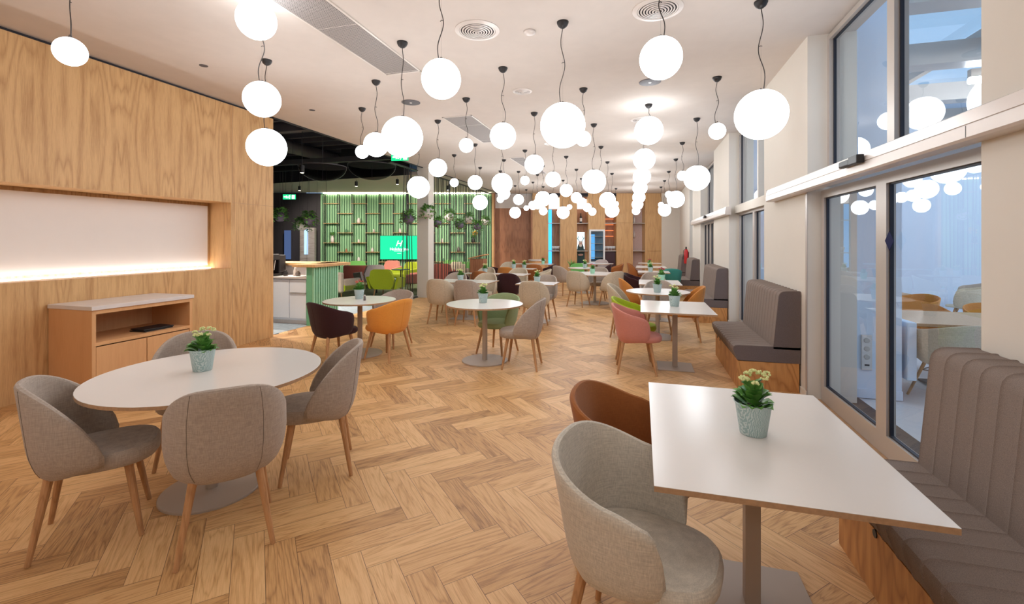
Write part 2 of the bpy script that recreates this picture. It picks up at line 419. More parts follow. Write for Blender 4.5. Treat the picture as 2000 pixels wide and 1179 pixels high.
# opening 1: sliding doors under a header, fixed lights above
def sliding_bay(y0, y1, n):
    ym = (y0 + y1) / 2 + .02
    pane_set('window_%d' % n, y0, ym, 2.10, ZC - .02, .05); pane_set('window_%d' % (n + 1), ym, y1, 2.10, ZC - .02, .05)
    for k, (a, b) in enumerate(((y0 + .02, ym), (ym, y1 - .02))):
        d = pane_set('door_%d' % (n + k), a, b, .012, 2.06, .075, 1.70, 1.76, .15)
    m = MB(); m.box((1.66, y0, .0), (1.84, y1, .010)); struct(m, 'trim_%d' % (n + 4), M['ply'])
sliding_bay(2.75, 5.15, 1)
def header(y0, y1, label, split=None, sens=()):
    root = empty('door_header', (XR - .05, (y0 + y1) / 2, 2.05)); tag(root, label, 'door operator')
    m = MB(); x0 = XR - .10
    prof = [(XR, 2.05), (x0 + .012, 2.05), (x0, 2.062), (x0, 2.118), (x0 + .006, 2.12), (x0 + .006, 2.124), (x0, 2.126), (x0 + .012, 2.19), (x0 + .03, 2.2), (XR, 2.2)]
    m.poly([(x, y0, z) for x, z in prof] + [(x, y1, z) for x, z in prof], [list(range(10)), list(range(10, 20))[::-1]] + [[i, (i + 1) % 10, (i + 1) % 10 + 10, i + 10] for i in range(10)])
    m.xf(Matrix.Translation(-Vector(root.location))).build('header_cover', M['header'], root)
    m = MB(); m.box((x0 + .004, y1, 2.05), (XR, y1 + .012, 2.2), .003)
    m.xf(Matrix.Translation(-Vector(root.location))).build('end_cap', M['black'] if split is None else M['header'], root)
    if split:
        m = MB(); m.box((x0 - .001, split, 2.062), (x0 + .001, split + .003, 2.118))
        m.xf(Matrix.Translation(-Vector(root.location))).build('cover_joint', M['gasket'], root)
    for y in sens:
        m = MB(); m.box((x0 - .045, y - .02, 2.115), (x0 - .001, y + .16, 2.165), .012, 3)
        m.box((x0 - .05, y - .16, 2.112), (x0 - .001, y - .022, 2.172), .006)
        m.xf(Matrix.Translation(-Vector(root.location))).build('motion_sensor', M['black'], root, 'edges', label='black motion sensor') if False else m.xf(Matrix.Translation(-Vector(root.location))).build('motion_sensor', M['black'], root)
header(.15, 6.3, 'long silver sliding door header with black sensor over the near glass doors', 2.68, (3.86,))
header(9.14, 15.2, 'short-looking silver door header on the far white piers', None, (11.8,))
# header end plates (dark) and the dark slot of the sliding pocket
m = MB(); m.box((XR - .004, 5.15, .02), (XR + .001, 5.2, 2.05)); struct(m, 'trim_8', M['alu'])
# opening 2: window with transom
pane_set('window_5', 6.81, 9.36, 2.2, ZC - .02, .05); pane_set('window_6', 6.81, 8.2, .05, 2.1, .06); pane_set('window_7', 8.2, 9.36, .05, 2.1, .06)
m = MB(); m.box((XG - .1, 6.81, 2.08), (XG + .08, 9.36, 2.22), .004); m.box((XG - .06, 7.75, 2.22), (XG + .08, 7.82, ZC)); struct(m, 'trim_9', M['white_wall'])
pane_set('window_8', 11.2, 12.4, 2.1, ZC - .02, .05); pane_set('window_9', 12.4, 13.6, 2.1, ZC - .02, .05)
for k, (a, b) in enumerate(((11.22, 11.8), (11.8, 12.4), (12.4, 13.0), (13.0, 13.58))): pane_set('door_%d' % (5 + k), a, b, .012, 2.06, .06, 1.68, 1.74, .12)
pane_set('window_10', 15.62, 16.6, .02, ZC - .02, .05)
# annex (winter garden) behind the glass
m = MB(); m.box((2.01, 5.36, 0), (2.47, 5.75, 5)); struct(m, 'wall_annex', M['annex_wall'])
m = MB(); m.box((2.01, 5.34, 0), (2.47, 5.36, .09)); struct(m, 'baseboard_annex', M['annex_wall'])
m = MB(); m.box((2.01, 11.6, 0), (9.5, 11.8, 4.6)); m.box((9.3, -3.6, 0), (9.5, 11.8, 4.4)); struct(m, 'wall_annex_far', M['annex_wall'])
m = MB(); m.box((2.01, 11.8, 0), (2.9, 16.4, .02)); m.box((2.9, 11.8, 0), (3.0, 20.7, 4.2)); struct(m, 'wall_annex_side', M['annex_wall'])
m = MB(); m.box((2.01, 20.0, 0), (3.0, 20.2, 4.2)); struct(m, 'wall_annex_end', M['annex_wall'])
m = MB(); m.box((2.01, -3.8, 0), (9.5, -3.6, 4.4)); struct(m, 'wall_annex_near', M['annex_wall'])
root = empty('glass_roof', (5.5, 4, 4.2)); root['kind'] = 'structure'
off = Matrix.Translation(-Vector(root.location))
m = MB()
for y in (-3.4, -1.6, .2, 2.0, 3.8, 5.6, 7.6, 9.6, 11.5): m.box((2.0, y, 4.0), (9.4, y + .3, 4.3))
for x in (2.0, 4.4, 6.8, 9.2): m.box((x, -3.5, 4.3), (x + .1, 11.6, 4.42))
m.xf(off).build('roof_beam', M['alu'], root)
m = MB(); m.poly([(2.0, -3.6, 4.46), (9.4, -3.6, 4.46), (9.4, 11.6, 4.46), (2.0, 11.6, 4.46)], [[0, 1, 2, 3]]); m.xf(off).build('roof_pane', M['glass'], root, recalc=False)
for y, l in ((2.2, 'added cool white fill lamp under the glass roof, near the door'), (4.6, 'added cool white fill lamp under the glass roof beside the annex wall'), (8.2, 'added cool white fill lamp over the annex tables')):  # lamps added to brighten the annex
    root = empty('fill_tube_lamp', (6.2, y, 3.9)); tag(root, l, 'tube lamp', 'added fill lamps of the annex')
    m = MB(); m.tube([(-1.6, 0, 0), (1.6, 0, 0)], .05, 12); m.build('tube', M['fill_tube'], root, True)
    m = MB(); m.box((-1.6, -.04, .045), (1.6, .04, .16)); m.build('housing', M['alu'], root)
# ---- slanted rear wall: oak panels with niches, brown recess, white end
def rbox(mb, p0, p1, z0, z1, d0, d1, bev=0):   # in the rear wall's frame: px range -> metres, d into wall
    mb.box((rx(p0), d0, z0), (rx(p1), d1, z1), bev); return mb
def rbuild(mb, name, mat, parent=None, smooth=False):
    o = mb.build(name, mat, parent, smooth)
    if parent is None: o.location = REAR_O; o.rotation_euler = (0, 0, RA)
    return o
def rroot(name, px, z, d=0):
    p = rear(px, d); return empty(name, (p.x, p.y, z), RA)
m = MB(); rbox(m, 1292, 1345, 0, ZC, 0, .3); o = rbuild(m, 'wall_rear', M['white_wall']); o['kind'] = 'structure'
m = MB(); rbox(m, 955, 1345, 0, ZC + .3, .85, 1.0); rbox(m, 1040, 1292, 2.98 + .5, ZC, .02, .85); o = rbuild(m, 'wall_rear_core', M['black_void']); o['kind'] = 'structure'
m = MB(); rbox(m, 967, 1040, 0, 2.98, .35, .45); rbox(m, 960, 967, 0, ZC, .0, .85); o = rbuild(m, 'wall_rear_recess', M['brown_panel']); o['kind'] = 'structure'
m = MB(); rbox(m, 985, 1040, 0, 2.30, .335, .35); rbox(m, 965, 985, 0, 2.98, .34, .35); rbox(m, 1036.5, 1040, 0, 2.9, .0, .35)
o = rbuild(m, 'wall_rear_panels', M['brown_panel']); o['kind'] = 'structure'
m = MB(); rbox(m, 960, 1040, 2.98, ZC, .34, .85); rbox(m, 960, 1040, 2.98, 3.03, -.02, .34) if False else None
o = rbuild(m, 'ceiling_soffit', M['ceil']); o['kind'] = 'structure'
m = MB(); rbox(m, 961, 964.5, 0, ZC - .02, -.06, 0); o = rbuild(m, 'trim_10', M['oak_panel']); o['kind'] = 'structure'
PANELS = [(1040, 1071), (1094, 1127), (1149, 1182), (1204, 1236), (1260, 1292)]
for i, (a, b) in enumerate(PANELS):
    m = MB()
    zs = [0, rz_(490), rz_(435), ZC]
    if i == 2:
        rbox(m, a, b, rz_(448), ZC, 0, .7); rbox(m, a, b, 0, rz_(515), 0, .7)
        rbox(m, a, a + 1.2, rz_(515), rz_(448), 0, .7)
    elif i >= 3:
        for z0, z1 in zip(zs[:-1], zs[1:]): rbox(m, a, b, z0 + .006, z1 - .012, 0, .02)
        rbox(m, a, b, 0, ZC, .02, .7)
    else: rbox(m, a, b, 0, ZC, 0, .7)
    o = rbuild(m, 'wall_rear_pillar', M['oak_panel']); o['kind'] = 'structure'
# lounge: dark open ceiling, soffit, walls
m = MB(); m.box((-16, 5.8, 4.7), (XL + .2, 19, 4.8)); struct(m, 'ceiling_lounge', M['black_void'])
s0 = FB * 16.6 + RB * ((500 - 1000) / 890 * 16.6); s1 = FB * 14.2 + RB * ((800 - 1000) / 890 * 14.2); s2_ = FB * 13.6 + RB * ((846 - 1000) / 890 * 13.6)
e0, e1 = rear(560), rear(962)
m = MB(); m.prism([(s0.x, s0.y), (s1.x, s1.y), (XL - .05, s1.y - .1), (XL - .05, rearY(XL) + .2), (rear(500).x, rear(500).y)], 3.62, 3.72)
struct(m, 'ceiling_lounge_soffit', M['ceil'])
m = MB()
for a, b in ((s0, s1),): m.prism([(a.x, a.y), (b.x, b.y), (b.x, b.y - .05), (a.x, a.y - .05)], 3.62, 4.7)
struct(m, 'trim_11', M['black_void'])
m = MB(); m.box((-16, 5.9, 0), (XL - .7, 6.0, 4.7)); struct(m, 'wall_lounge_near', M['black_void'])
m = MB(); m.box((-16.1, 5.9, 0), (-16, 19, 4.7)); struct(m, 'wall_lounge_side', M['black_void'])
m = MB(); m.box((rx(455), 0, 0), (rx(626), .1, 3.6)); o = rbuild(m, 'wall_lounge_dark', plain('charcoal_wall', srgb(58, 54, 58), .7, noise=.1)); o['kind'] = 'structure'
m = MB(); m.box((rx(626), .04, 0), (rx(962), .14, 3.6)); o = rbuild(m, 'wall_lounge_green', M['green_dark']); o['kind'] = 'structure'
m = MB(); x = rx(626)
while x < rx(962) - .02:
    m.box((x, 0, 0), (x + .062, .045, 3.53)); x += .104
o = rbuild(m, 'wall_lounge_slats', M['green']); o['kind'] = 'structure'
m = MB(); m.box((rx(632), -.05, 3.56), (rx(958), .0, 3.6)); o = rbuild(m, 'led_strip', M['led_warm']); tag(o, 'warm LED cove line along the top of the green slat wall', 'light strip')
# ------------------------------------------------------------------ chairs
def sgn(v): return -1 if v < 0 else 1
def shell_mesh(Phi, zt, zb, wid, dep, fwd, thick, n=2.4, NP=40, NT_=9):
    """upholstered shell: front is +X. wid/dep/fwd(z) give half width, depth behind and ahead of centre"""
    mb = MB(); rings_ = []
    for i in range(NP + 1):
        ph = -Phi + 2 * Phi * i / NP; u = abs(ph) / Phi
        c_, s_ = math.cos(ph), math.sin(ph)
        z0, z1 = zb(u), zt(u)
        edge = min(1, (1 - u) / .05); th = thick * math.sqrt(max(.02, 1 - (1 - edge) ** 2))
        def mid(z):
            d = dep(z) if c_ > 0 else fwd(z)
            return Vector((-d * sgn(c_) * abs(c_) ** (2 / n), wid(z) * sgn(s_) * abs(s_) ** (2 / n), z))
        def nrm(z):
            d = dep(z) if c_ > 0 else fwd(z)
            v = Vector((-c_ / d, s_ / wid(z), 0)); return v.normalized()
        prof = []; h = th / 2; zr = z1 - h
        for k in range(NT_ + 1):
            z = z0 + h + (zr - z0 - h) * k / NT_; prof.append(mid(z) + nrm(z) * h)
        for a in (45, 90, 135):
            p = mid(zr) + nrm(zr) * h * math.cos(R(a)); p.z = zr + h * math.sin(R(a)); prof.append(p)
        for k in range(NT_ + 1):
            z = zr - (zr - z0 - h) * k / NT_; prof.append(mid(z) - nrm(z) * h)
        p = mid(z0 + h); p.z = z0; prof.append(p)
        rings_.append([tuple(p) for p in prof])
    mb.rings(rings_); return mb
def seam_mesh(Phi, fr, zt, zb, wid, dep, fwd, thick, n=2.4, sides=(-1, 1)):
    mb = MB()
    for s in sides:
        u = fr; ph = s * fr * Phi; pts = []
        for k in range(14):
            z = zb(u) + .02 + (zt(u) - zb(u) - .03) * k / 13
            c_, s_ = math.cos(ph), math.sin(ph); d = dep(z)
            v = Vector((-c_ / d, s_ / wid(z), 0)).normalized()
            pts.append(Vector((-d * abs(c_) ** (2 / n), wid(z) * sgn(s_) * abs(s_) ** (2 / n), z)) + v * (thick / 2 + .0004))
        mb.tube(pts, .0011, 5)
    return mb
def lerp_tab(tab):
    def f(z):
        if z <= tab[0][0]: return tab[0][1]
        for (a, b), (c, d) in zip(tab[:-1], tab[1:]):
            if z <= c:
                t = (z - a) / (c - a); t = t * t * (3 - 2 * t) if False else t
                return b + (d - b) * t
        return tab[-1][1]
    return f
def seat_mesh(x0, x1, hw0, hw1, z0, z1, n=3.0):
    mb = MB(); rs = []; xc, hx = (x0 + x1) / 2, (x1 - x0) / 2
    for sc_, z in ((.80, z0), (.94, z0 + .008), (.99, z0 + .025), (1, z0 + (z1 - z0) * .5), (.985, z1 - .022), (.94, z1 - .008), (.82, z1 - .001), (.5, z1 + .005), (.15, z1 + .007)):
        r = []
        for i in range(40):
            a = 2 * math.pi * i / 40; cx_, sx_ = math.cos(a), math.sin(a)
            fx = sgn(cx_) * abs(cx_) ** (2 / n); t = (fx + 1) / 2; hw = hw0 + (hw1 - hw0) * t
            r.append((xc + hx * sc_ * fx, hw * sc_ * sgn(sx_) * abs(sx_) ** (2 / n), z))
        rs.append(r)
    return mb.rings(rs)
def leg_meshes(top, foot, z, r0=.021, r1=.0125):
    out = []
    for sx in (1, -1):
        for sy in (1, -1):
            m = MB(); pts = [Vector((top[0] * sx, top[1] * sy, z)).lerp(Vector((foot[0] * sx, foot[1] * sy, 0)), k / 5) for k in range(6)]
            m.tube(pts, [r0 + (r1 - r0) * k / 5 for k in range(6)], 10)
            for v in m.bm.verts: v.co.z = max(v.co.z, 0)
            out.append(m)
    return out
def a_top(u):
    c_ = math.cos(u * R(104)); q = (1 - sgn(c_) * abs(c_) ** .83) / (1 + abs(math.cos(R(104))) ** .83)
    return .47 + .39 * max(0, 1 - q ** 1.35) ** .8
A_ = dict(Phi=R(104), zt=a_top, zb=lambda u: .365 + .055 * u * u,
          wid=lerp_tab([(.36, .185), (.40, .225), (.46, .252), (.55, .265), (.70, .262), (.80, .245), (.86, .225)]),
          dep=lerp_tab([(.36, .17), (.40, .205), (.5, .235), (.7, .262), (.86, .285)]), fwd=lerp_tab([(.36, .2), (.5, .24), (.86, .24)]), thick=.034)
B_ = dict(Phi=R(131), zt=lambda u: (.81 - .15 * min(1, u / .82) ** 1.5) if u < .82 else .66 - .20 * ((u - .82) / .18) ** 2.2, zb=lambda u: .355 + .05 * u * u,
          wid=lerp_tab([(.35, .195), (.40, .225), (.46, .245), (.55, .262), (.7, .282), (.82, .295)]),
          dep=lerp_tab([(.35, .16), (.40, .20), (.5, .225), (.65, .25), (.8, .28)]), fwd=lerp_tab([(.35, .15), (.45, .2), (.8, .235)]), thick=.03, n=2.8)
PROTO = {}
def chair_proto(kind, fab):
    key = (kind, fab)
    if key in PROTO: return None
    K = A_ if kind == 'A' else B_
    root = empty('dining_chair' if kind == 'A' else 'tub_chair', (0, 0, 0))
    shell_mesh(**K).build('backrest', M[fab], root, 'edges')
    if kind == 'A': seat_mesh(-.20, .285, .20, .232, .375, .475, 2.5).build('seat', M[fab], root, 'edges'); lg = leg_meshes((.15, .14), (.215, .205), .40)
    else: seat_mesh(-.215, .30, .215, .215, .37, .455, 2.8).build('seat', M[fab], root, 'edges'); lg = leg_meshes((.15, .14), (.22, .21), .385)
    if kind == 'A':
        for sd in (-1, 1): seam_mesh(K['Phi'], .30, K['zt'], K['zb'], K['wid'], K['dep'], K['fwd'], K['thick'], sides=(sd,)).build('seam', M['piping'] if fab != 'f_dark' else M['f_dark'], root)
    else: seam_mesh(K['Phi'], .0001, K['zt'], K['zb'], K['wid'], K['dep'], K['fwd'], K['thick'], 2.8, (1,)).build('seam', M[fab], root)
    m = MB(); m.box((-.15, -.15, .375), (.17, .15, .39)); m.build('seat_frame', M['black'], root)
    for m in lg: m.build('leg', M['leg'], root)
    PROTO[key] = root; return root
def chair(kind, fab, x, y, deg, label, group):
    first = chair_proto(kind, fab)
    o = first if first is not None else copy_tree(PROTO[(kind, fab)])
    o.location = (x, y, 0); o.rotation_euler = (0, 0, R(deg)); tag(o, label, 'chair', group); return o
G1 = 'chairs around the big round table'
chair('A', 'f_taupe', -2.86, 1.77, 50, 'taupe armless chair at the left of the big round table, seen from its side', G1)
chair('A', 'f_taupe', -2.135, 1.94, 136, 'taupe armless chair turning its back, in front of the big round table', G1)
chair('A', 'f_taupe', -2.16, 2.68, 216, 'taupe armless chair at the right of the big round table', G1)
chair('A', 'f_taupe', -3.17, 2.60, 314, 'taupe chair behind the big round table, beside the sideboard', G1)
G2 = 'tub chairs at the nearest square table'
chair('B', 'f_greige', -.02, 1.77, -14, 'light grey tub chair nearest the camera beside the white square table', G2)
chair('B', 'f_brown', -.05, 2.38, -8, 'cognac brown tub chair half hidden by the nearest white table', G2)
G3 = 'tub chairs at the second square table'
chair('B', 'f_pink', -.06, 5.72, 4, 'dusty pink tub chair at the second square table', G3)
chair('B', 'f_lime', -.10, 6.38, 0, 'lime green tub chair behind the dusty pink one', G3)
G4 = 'chairs at the round table by the benches'
chair('A', 'f_beige', -.25, 7.75, -5, 'beige armless chair just behind the lime green tub chair', G4)
chair('A', 'f_amber', .68, 7.73, 178, 'amber brown chair with its back to the third bench', G4)
chair('A', 'f_taupe', .30, 8.40, 268, 'taupe chair behind the small round table by the benches', G4)
G5 = 'chairs at the tables along the benches'
chair('A', 'f_amber', -.12, 9.0, 8, 'amber brown chair between beige and dark chairs left of the benches', G5)
chair('B', 'f_dark', -.12, 11.2, -12, 'dark tub chair behind the amber brown chair, left of the benches', G5)
chair('A', 'f_brown', -.15, 15.4, 0, 'brown chair far back at the left of the last bench table', G5)
chair('B', 'f_teal', .80, 13.5, 92, 'teal tub chair turned away beside the far benches', G5)
chair('A', 'f_taupe', .25, 10.55, 268, 'taupe chair behind the table with red flowers by the benches', G5)
G6 = 'chairs at the middle round table'
chair('A', 'f_taupe', -1.43, 5.52, 184, 'taupe armless chair facing left at the middle round table', G6)
chair('B', 'f_green', -1.95, 6.13, 256, 'sage green tub chair behind the middle round table', G6)
G7 = 'tub chairs at the round table by the counter'
chair('B', 'f_dark', -3.80, 5.0, 68, 'dark aubergine tub chair turning its back near the oak wall end', G7)
chair('B', 'f_orange', -3.26, 5.42, 168, 'orange tub chair turning its back beside the dark one', G7)
chair('B', 'f_taupe', -3.62, 6.12, 262, 'taupe tub chair behind the round table with the salt shaker', G7)
G8 = 'chairs at the long tables in the middle left'
for kind, fab, x, y, d, l in [
    ('A', 'f_beige', -3.68, 8.05, 92, 'beige chair turning its back, leftmost at the long table'),
    ('A', 'f_taupe', -3.10, 8.0, 90, 'taupe chair turning its back, right of the leftmost beige one'),
    ('A', 'f_taupe', -3.98, 9.35, 270, 'taupe chair on the far side of the long table, left one'),
    ('A', 'f_beige', -3.28, 9.35, 268, 'beige chair on the far side of the long table, right one'),
    ('A', 'f_dark', -4.18, 10.15, 90, 'dark chair behind the left far side chair of the long table'),
    ('A', 'f_brown', -3.66, 10.35, 92, 'brown chair behind the right far side chair of the long table'),
    ('A', 'f_beige', -3.98, 11.4, 270, 'beige chair in the row behind, nearest the green wall end'),
    ('A', 'f_amber', -3.55, 12.1, 90, 'amber chair in front of the small wooden stand'),
    ('A', 'f_dark', -2.86, 9.85, 96, 'dark aubergine chair turning its back in the centre of the room'),
    ('A', 'f_beige', -3.08, 11.35, 268, 'beige chair facing us behind the dark aubergine chair'),
    ('B', 'f_beige', -2.62, 12.1, 200, 'beige tub chair at the right of the table with two white pots'),
    ('A', 'f_beige', -1.87, 8.1, 90, 'beige chair turning its back at the small table right of centre'),
    ('A', 'f_taupe', -1.92, 9.15, 262, 'taupe chair facing us at the small table right of centre')]:
    chair(kind, fab, x, y, d, l, G8)
G9 = 'chairs around the large round table at the back'
for kind, fab, x, y, d, l in [
    ('A', 'f_beige', -1.45, 11.0, 72, 'beige chair turning its back at the large round table at the back'),
    ('A', 'f_beige', -.68, 11.08, 132, 'beige chair facing left at the large round table at the back'),
    ('A', 'f_taupe', -1.10, 12.35, 268, 'taupe chair on the far side of the large round table at the back'),
    ('A', 'f_taupe', -2.18, 13.1, 55, 'taupe chair beyond, left of the large round table at the back')]:
    chair(kind, fab, x, y, d, l, G9)
G10 = 'chairs at the tables by the oak panelled rear wall'
for kind, fab, x, y, d, l in [
    ('B', 'f_dark', -2.98, 14.75, 180, 'dark tub chair in front of the blue lit niche'),
    ('A', 'f_brown', -3.2, 13.8, 100, 'brown chair left of the dark tub chair by the rear wall'),
    ('A', 'f_beige', -4.3, 14.6, 270, 'beige chair by the dark recess, beside the black one'),
    ('B', 'f_dark', -4.05, 12.9, 60, 'black looking tub chair near the wooden stand'),
    ('B', 'f_mgreen', -2.0, 15.3, 275, 'green tub chair in front of the second oak panel'),
    ('A', 'f_mauve', -1.45, 17.45, 268, 'mauve chair in front of the glass door fridge'),
    ('B', 'f_brown', -.85, 15.8, 185, 'brown tub chair right of the glass door fridge'),
    ('A', 'f_dark', -1.15, 14.2, 185, 'dark chair between the large round table and the fridge')]:
    chair(kind, fab, x, y, d, l, G10)
# ------------------------------------------------------------------ tables
def round_table(x, y, r, base_r, label, group):
    root = empty('round_table', (x, y, 0)); tag(root, label, 'table', group)
    m = MB(); m.lathe([(r, .729), (r, .7475), (r - .0015, .749), (0.001, .749)], 64); 
    for f in m.bm.faces: f.material_index = 1 if abs(f.normal.z) < .3 and f.calc_center_median().z < .748 and len(f.verts) == 4 else 0
    bmesh.ops.recalc_face_normals(m.bm, faces=m.bm.faces)
    m.build('tabletop', [M['white_top'], M['ply']], root)
    m = MB(); m.lathe([(.034, .012), (.034, .715)], 24); m.lathe([(.11, .715), (.11, .728)], 24); m.build('pedestal', M['taupe_metal'], root, 'edges')
    m = MB(); m.lathe([(base_r, 0), (base_r, .010), (base_r - .004, .014), (.05, .018)], 48); m.build('base_plate', M['taupe_metal'], root, 'edges')
    return root
def square_table(x0, x1, y0, y1, base, label, group, px=None, py=None):
    cx_, cy_ = (x0 + x1) / 2, (y0 + y1) / 2
    root = empty('square_table', (cx_, cy_, 0)); tag(root, label, 'table', group)
    hx, hy = (x1 - x0) / 2, (y1 - y0) / 2
    m = MB(); m.box((-hx, -hy, .729), (hx, hy, .7475), 0)
    for f in m.bm.faces: f.material_index = 1
    m.mi = 0; m.box((-hx, -hy, .7475), (hx, hy, .749)); m.build('tabletop', [M['white_top'], M['ply']], root)
    m = MB(); m.box((-.03, -.03, .01), (.03, .03, .716), .003); m.box((-.16, -.16, .716), (.16, .16, .7285)); m.build('pedestal', M['taupe_metal'], root)
    m = MB(); m.box((-base, -base, 0), (base, base, .011), .003); m.build('base_plate', M['taupe_metal'], root)
    return root
TG = 'white tables on single pedestals'
round_table(-2.61, 2.257, .635, .28, 'big white round table at lower left with taupe chairs', TG)
round_table(-1.97, 5.65, .50, .30, 'white round table in mid floor with a round base', TG)
round_table(-3.76, 5.52, .485, .30, 'white round table between dark and orange tub chairs', TG)
round_table(.26, 7.79, .50, .29, 'small white round table behind the second square table', TG)
round_table(-1.12, 11.6, .68, .36, 'large white round table near the rear with coral flowers', TG)
round_table(-1.62, 13.9, .52, .3, 'white round table behind the large round one', TG)
round_table(-1.55, 16.75, .6, .3, 'farthest white round table in front of the fridge', TG)
square_table(.042, .88, 1.60, 2.765, .25, 'nearest white rectangular table at the lower right', TG)
square_table(-.005, .817, 5.47, 6.56, .21, 'second white rectangular table along the benches', TG)
square_table(-.04, .74, 8.95, 10.04, .21, 'third white rectangular table along the benches, with red flowers', TG)
square_table(-.08, .72, 12.25, 13.1, .21, 'fourth white rectangular table along the benches', TG)
square_table(-.15, .75, 14.4, 15.6, .21, 'fifth white rectangular table along the benches', TG)
square_table(-.1, .7, 17.0, 17.9, .21, 'last white rectangular table before the white end wall', TG)
square_table(-4.02, -2.84, 8.33, 9.05, .26, 'long white table with four chairs in middle left', TG)
square_table(-4.3, -3.3, 10.65, 11.05, .2, 'narrow white table in the row behind the long one', TG)
square_table(-2.3, -1.56, 8.35, 9.0, .21, 'small white square table right of centre', TG)
square_table(-3.25, -2.65, 10.35, 11.1, .21, 'white table right of the dark aubergine chair back', TG)
square_table(-4.0, -3.0, 12.75, 13.35, .21, 'white table carrying two white flower pots', TG)
square_table(-4.5, -3.0, 15.5, 16.1, .21, 'white table along the dark wood recess', TG)
# ------------------------------------------------------------------ benches
def bench(y0, y1, label, n=None):
    L = y1 - y0; n = n or round(L / .118); p = L / n
    root = empty('banquette_bench', (XR, y0, 0)); tag(root, label, 'bench', 'channel stitched banquette benches along the right wall')
    m = MB(); m.box((-.60, .0, 0), (-.02, L, .30)); m.build('plinth', M['plinth'], root)
    def channels(prof, name, dp=.0065):
        # prof: outline (x,z) front surface list of (x,z,nx,nz); swept along Y with rounded channels
        mb = MB(); rs = []
        for k in range(n):
            for t in (0, .03, .1, .3, .7, .9, .97, 1):
                if k and t == 0: continue
                bul = min(1, math.sin(math.pi * t) * 3) ** .5 if 0 < t < 1 else 0
                y = (k + t) * p
                rs.append([(x + nx * dp * (bul - 1), y, z + nz * dp * (bul - 1)) for x, z, nx, nz in prof])
        mb.rings(rs); return mb.build(name, M['bench'], root, 'edges')
    def outline(pts, round_):
        out = []
        for i, (x, z, r) in enumerate(pts):
            a = Vector((pts[i - 1][0], pts[i - 1][1])); b = Vector((x, z)); c = Vector((pts[(i + 1) % len(pts)][0], pts[(i + 1) % len(pts)][1]))
            d1 = (b - a).normalized(); d2 = (c - b).normalized()
            n1 = Vector((d1.y, -d1.x)); n2 = Vector((d2.y, -d2.x))
            if r:
                p0 = b - d1 * r; p2 = b + d2 * r
                for t in (0, .25, .5, .75, 1):
                    q = p0 * (1 - t) ** 2 + b * 2 * t * (1 - t) + p2 * t * t; nn = (n1 * (1 - t) + n2 * t).normalized()
                    out.append((q.x, q.y, nn.x, nn.y))
            else: out.append((b.x, b.y, (n1 + n2).normalized().x * .3, (n1 + n2).normalized().y * .3))
        return out
    # clockwise in (x,z) seen so that the normal points out
    seat = [(-.01, .30, 0), (-.01, .465, 0), (-.66, .455, .07), (-.60, .30, .02)][::-1]
    back = [(-.01, .44, 0), (-.01, 1.045, .01), (-.20, 1.04, .06), (-.26, .44, 0)][::-1]
    so, bo = outline(seat, 0), outline(back, 0)
    channels(so, 'seat'); channels(bo, 'backrest')
    for yy, s in ((0, -1), (L, 1)):
        m = MB(); P1 = [(x, yy + s * .004, z) for x, z, _, _ in bo]; P2 = [(x, yy + s * .0, z) for x, z, _, _ in bo]; k = len(bo)
        m.poly(P1 + P2, [list(range(k)), list(range(k, 2 * k))[::-1]] + [[i, (i + 1) % k, (i + 1) % k + k, i + k] for i in range(k)])
        P1 = [(x, yy + s * .004, z) for x, z, _, _ in so]; P2 = [(x, yy, z) for x, z, _, _ in so]; k = len(so)
        m.poly(P1 + P2, [list(range(k)), list(range(k, 2 * k))[::-1]] + [[i, (i + 1) % k, (i + 1) % k + k, i + k] for i in range(k)])
        m.build('side_panel', M['bench_side'], root)
    for yy in (L - .18, L - .38):
        m = MB(); m.tube([(-.604, yy, .285), (-.598, yy, .285)], .018, 14); m.build('vent_plug', M['black'], root)
    return root
bench(.32, 2.74, 'nearest grey brown channelled bench at the lower right corner')
bench(5.33, 6.82, 'second bench, grey brown with slanted back, right of the glass doors')
bench(9.40, 11.1, 'third bench along the windows, behind the amber brown chair')
bench(13.75, 15.2, 'fourth bench along the windows beside the teal chair')
bench(17.0, 18.4, 'farthest bench, near the white end wall')
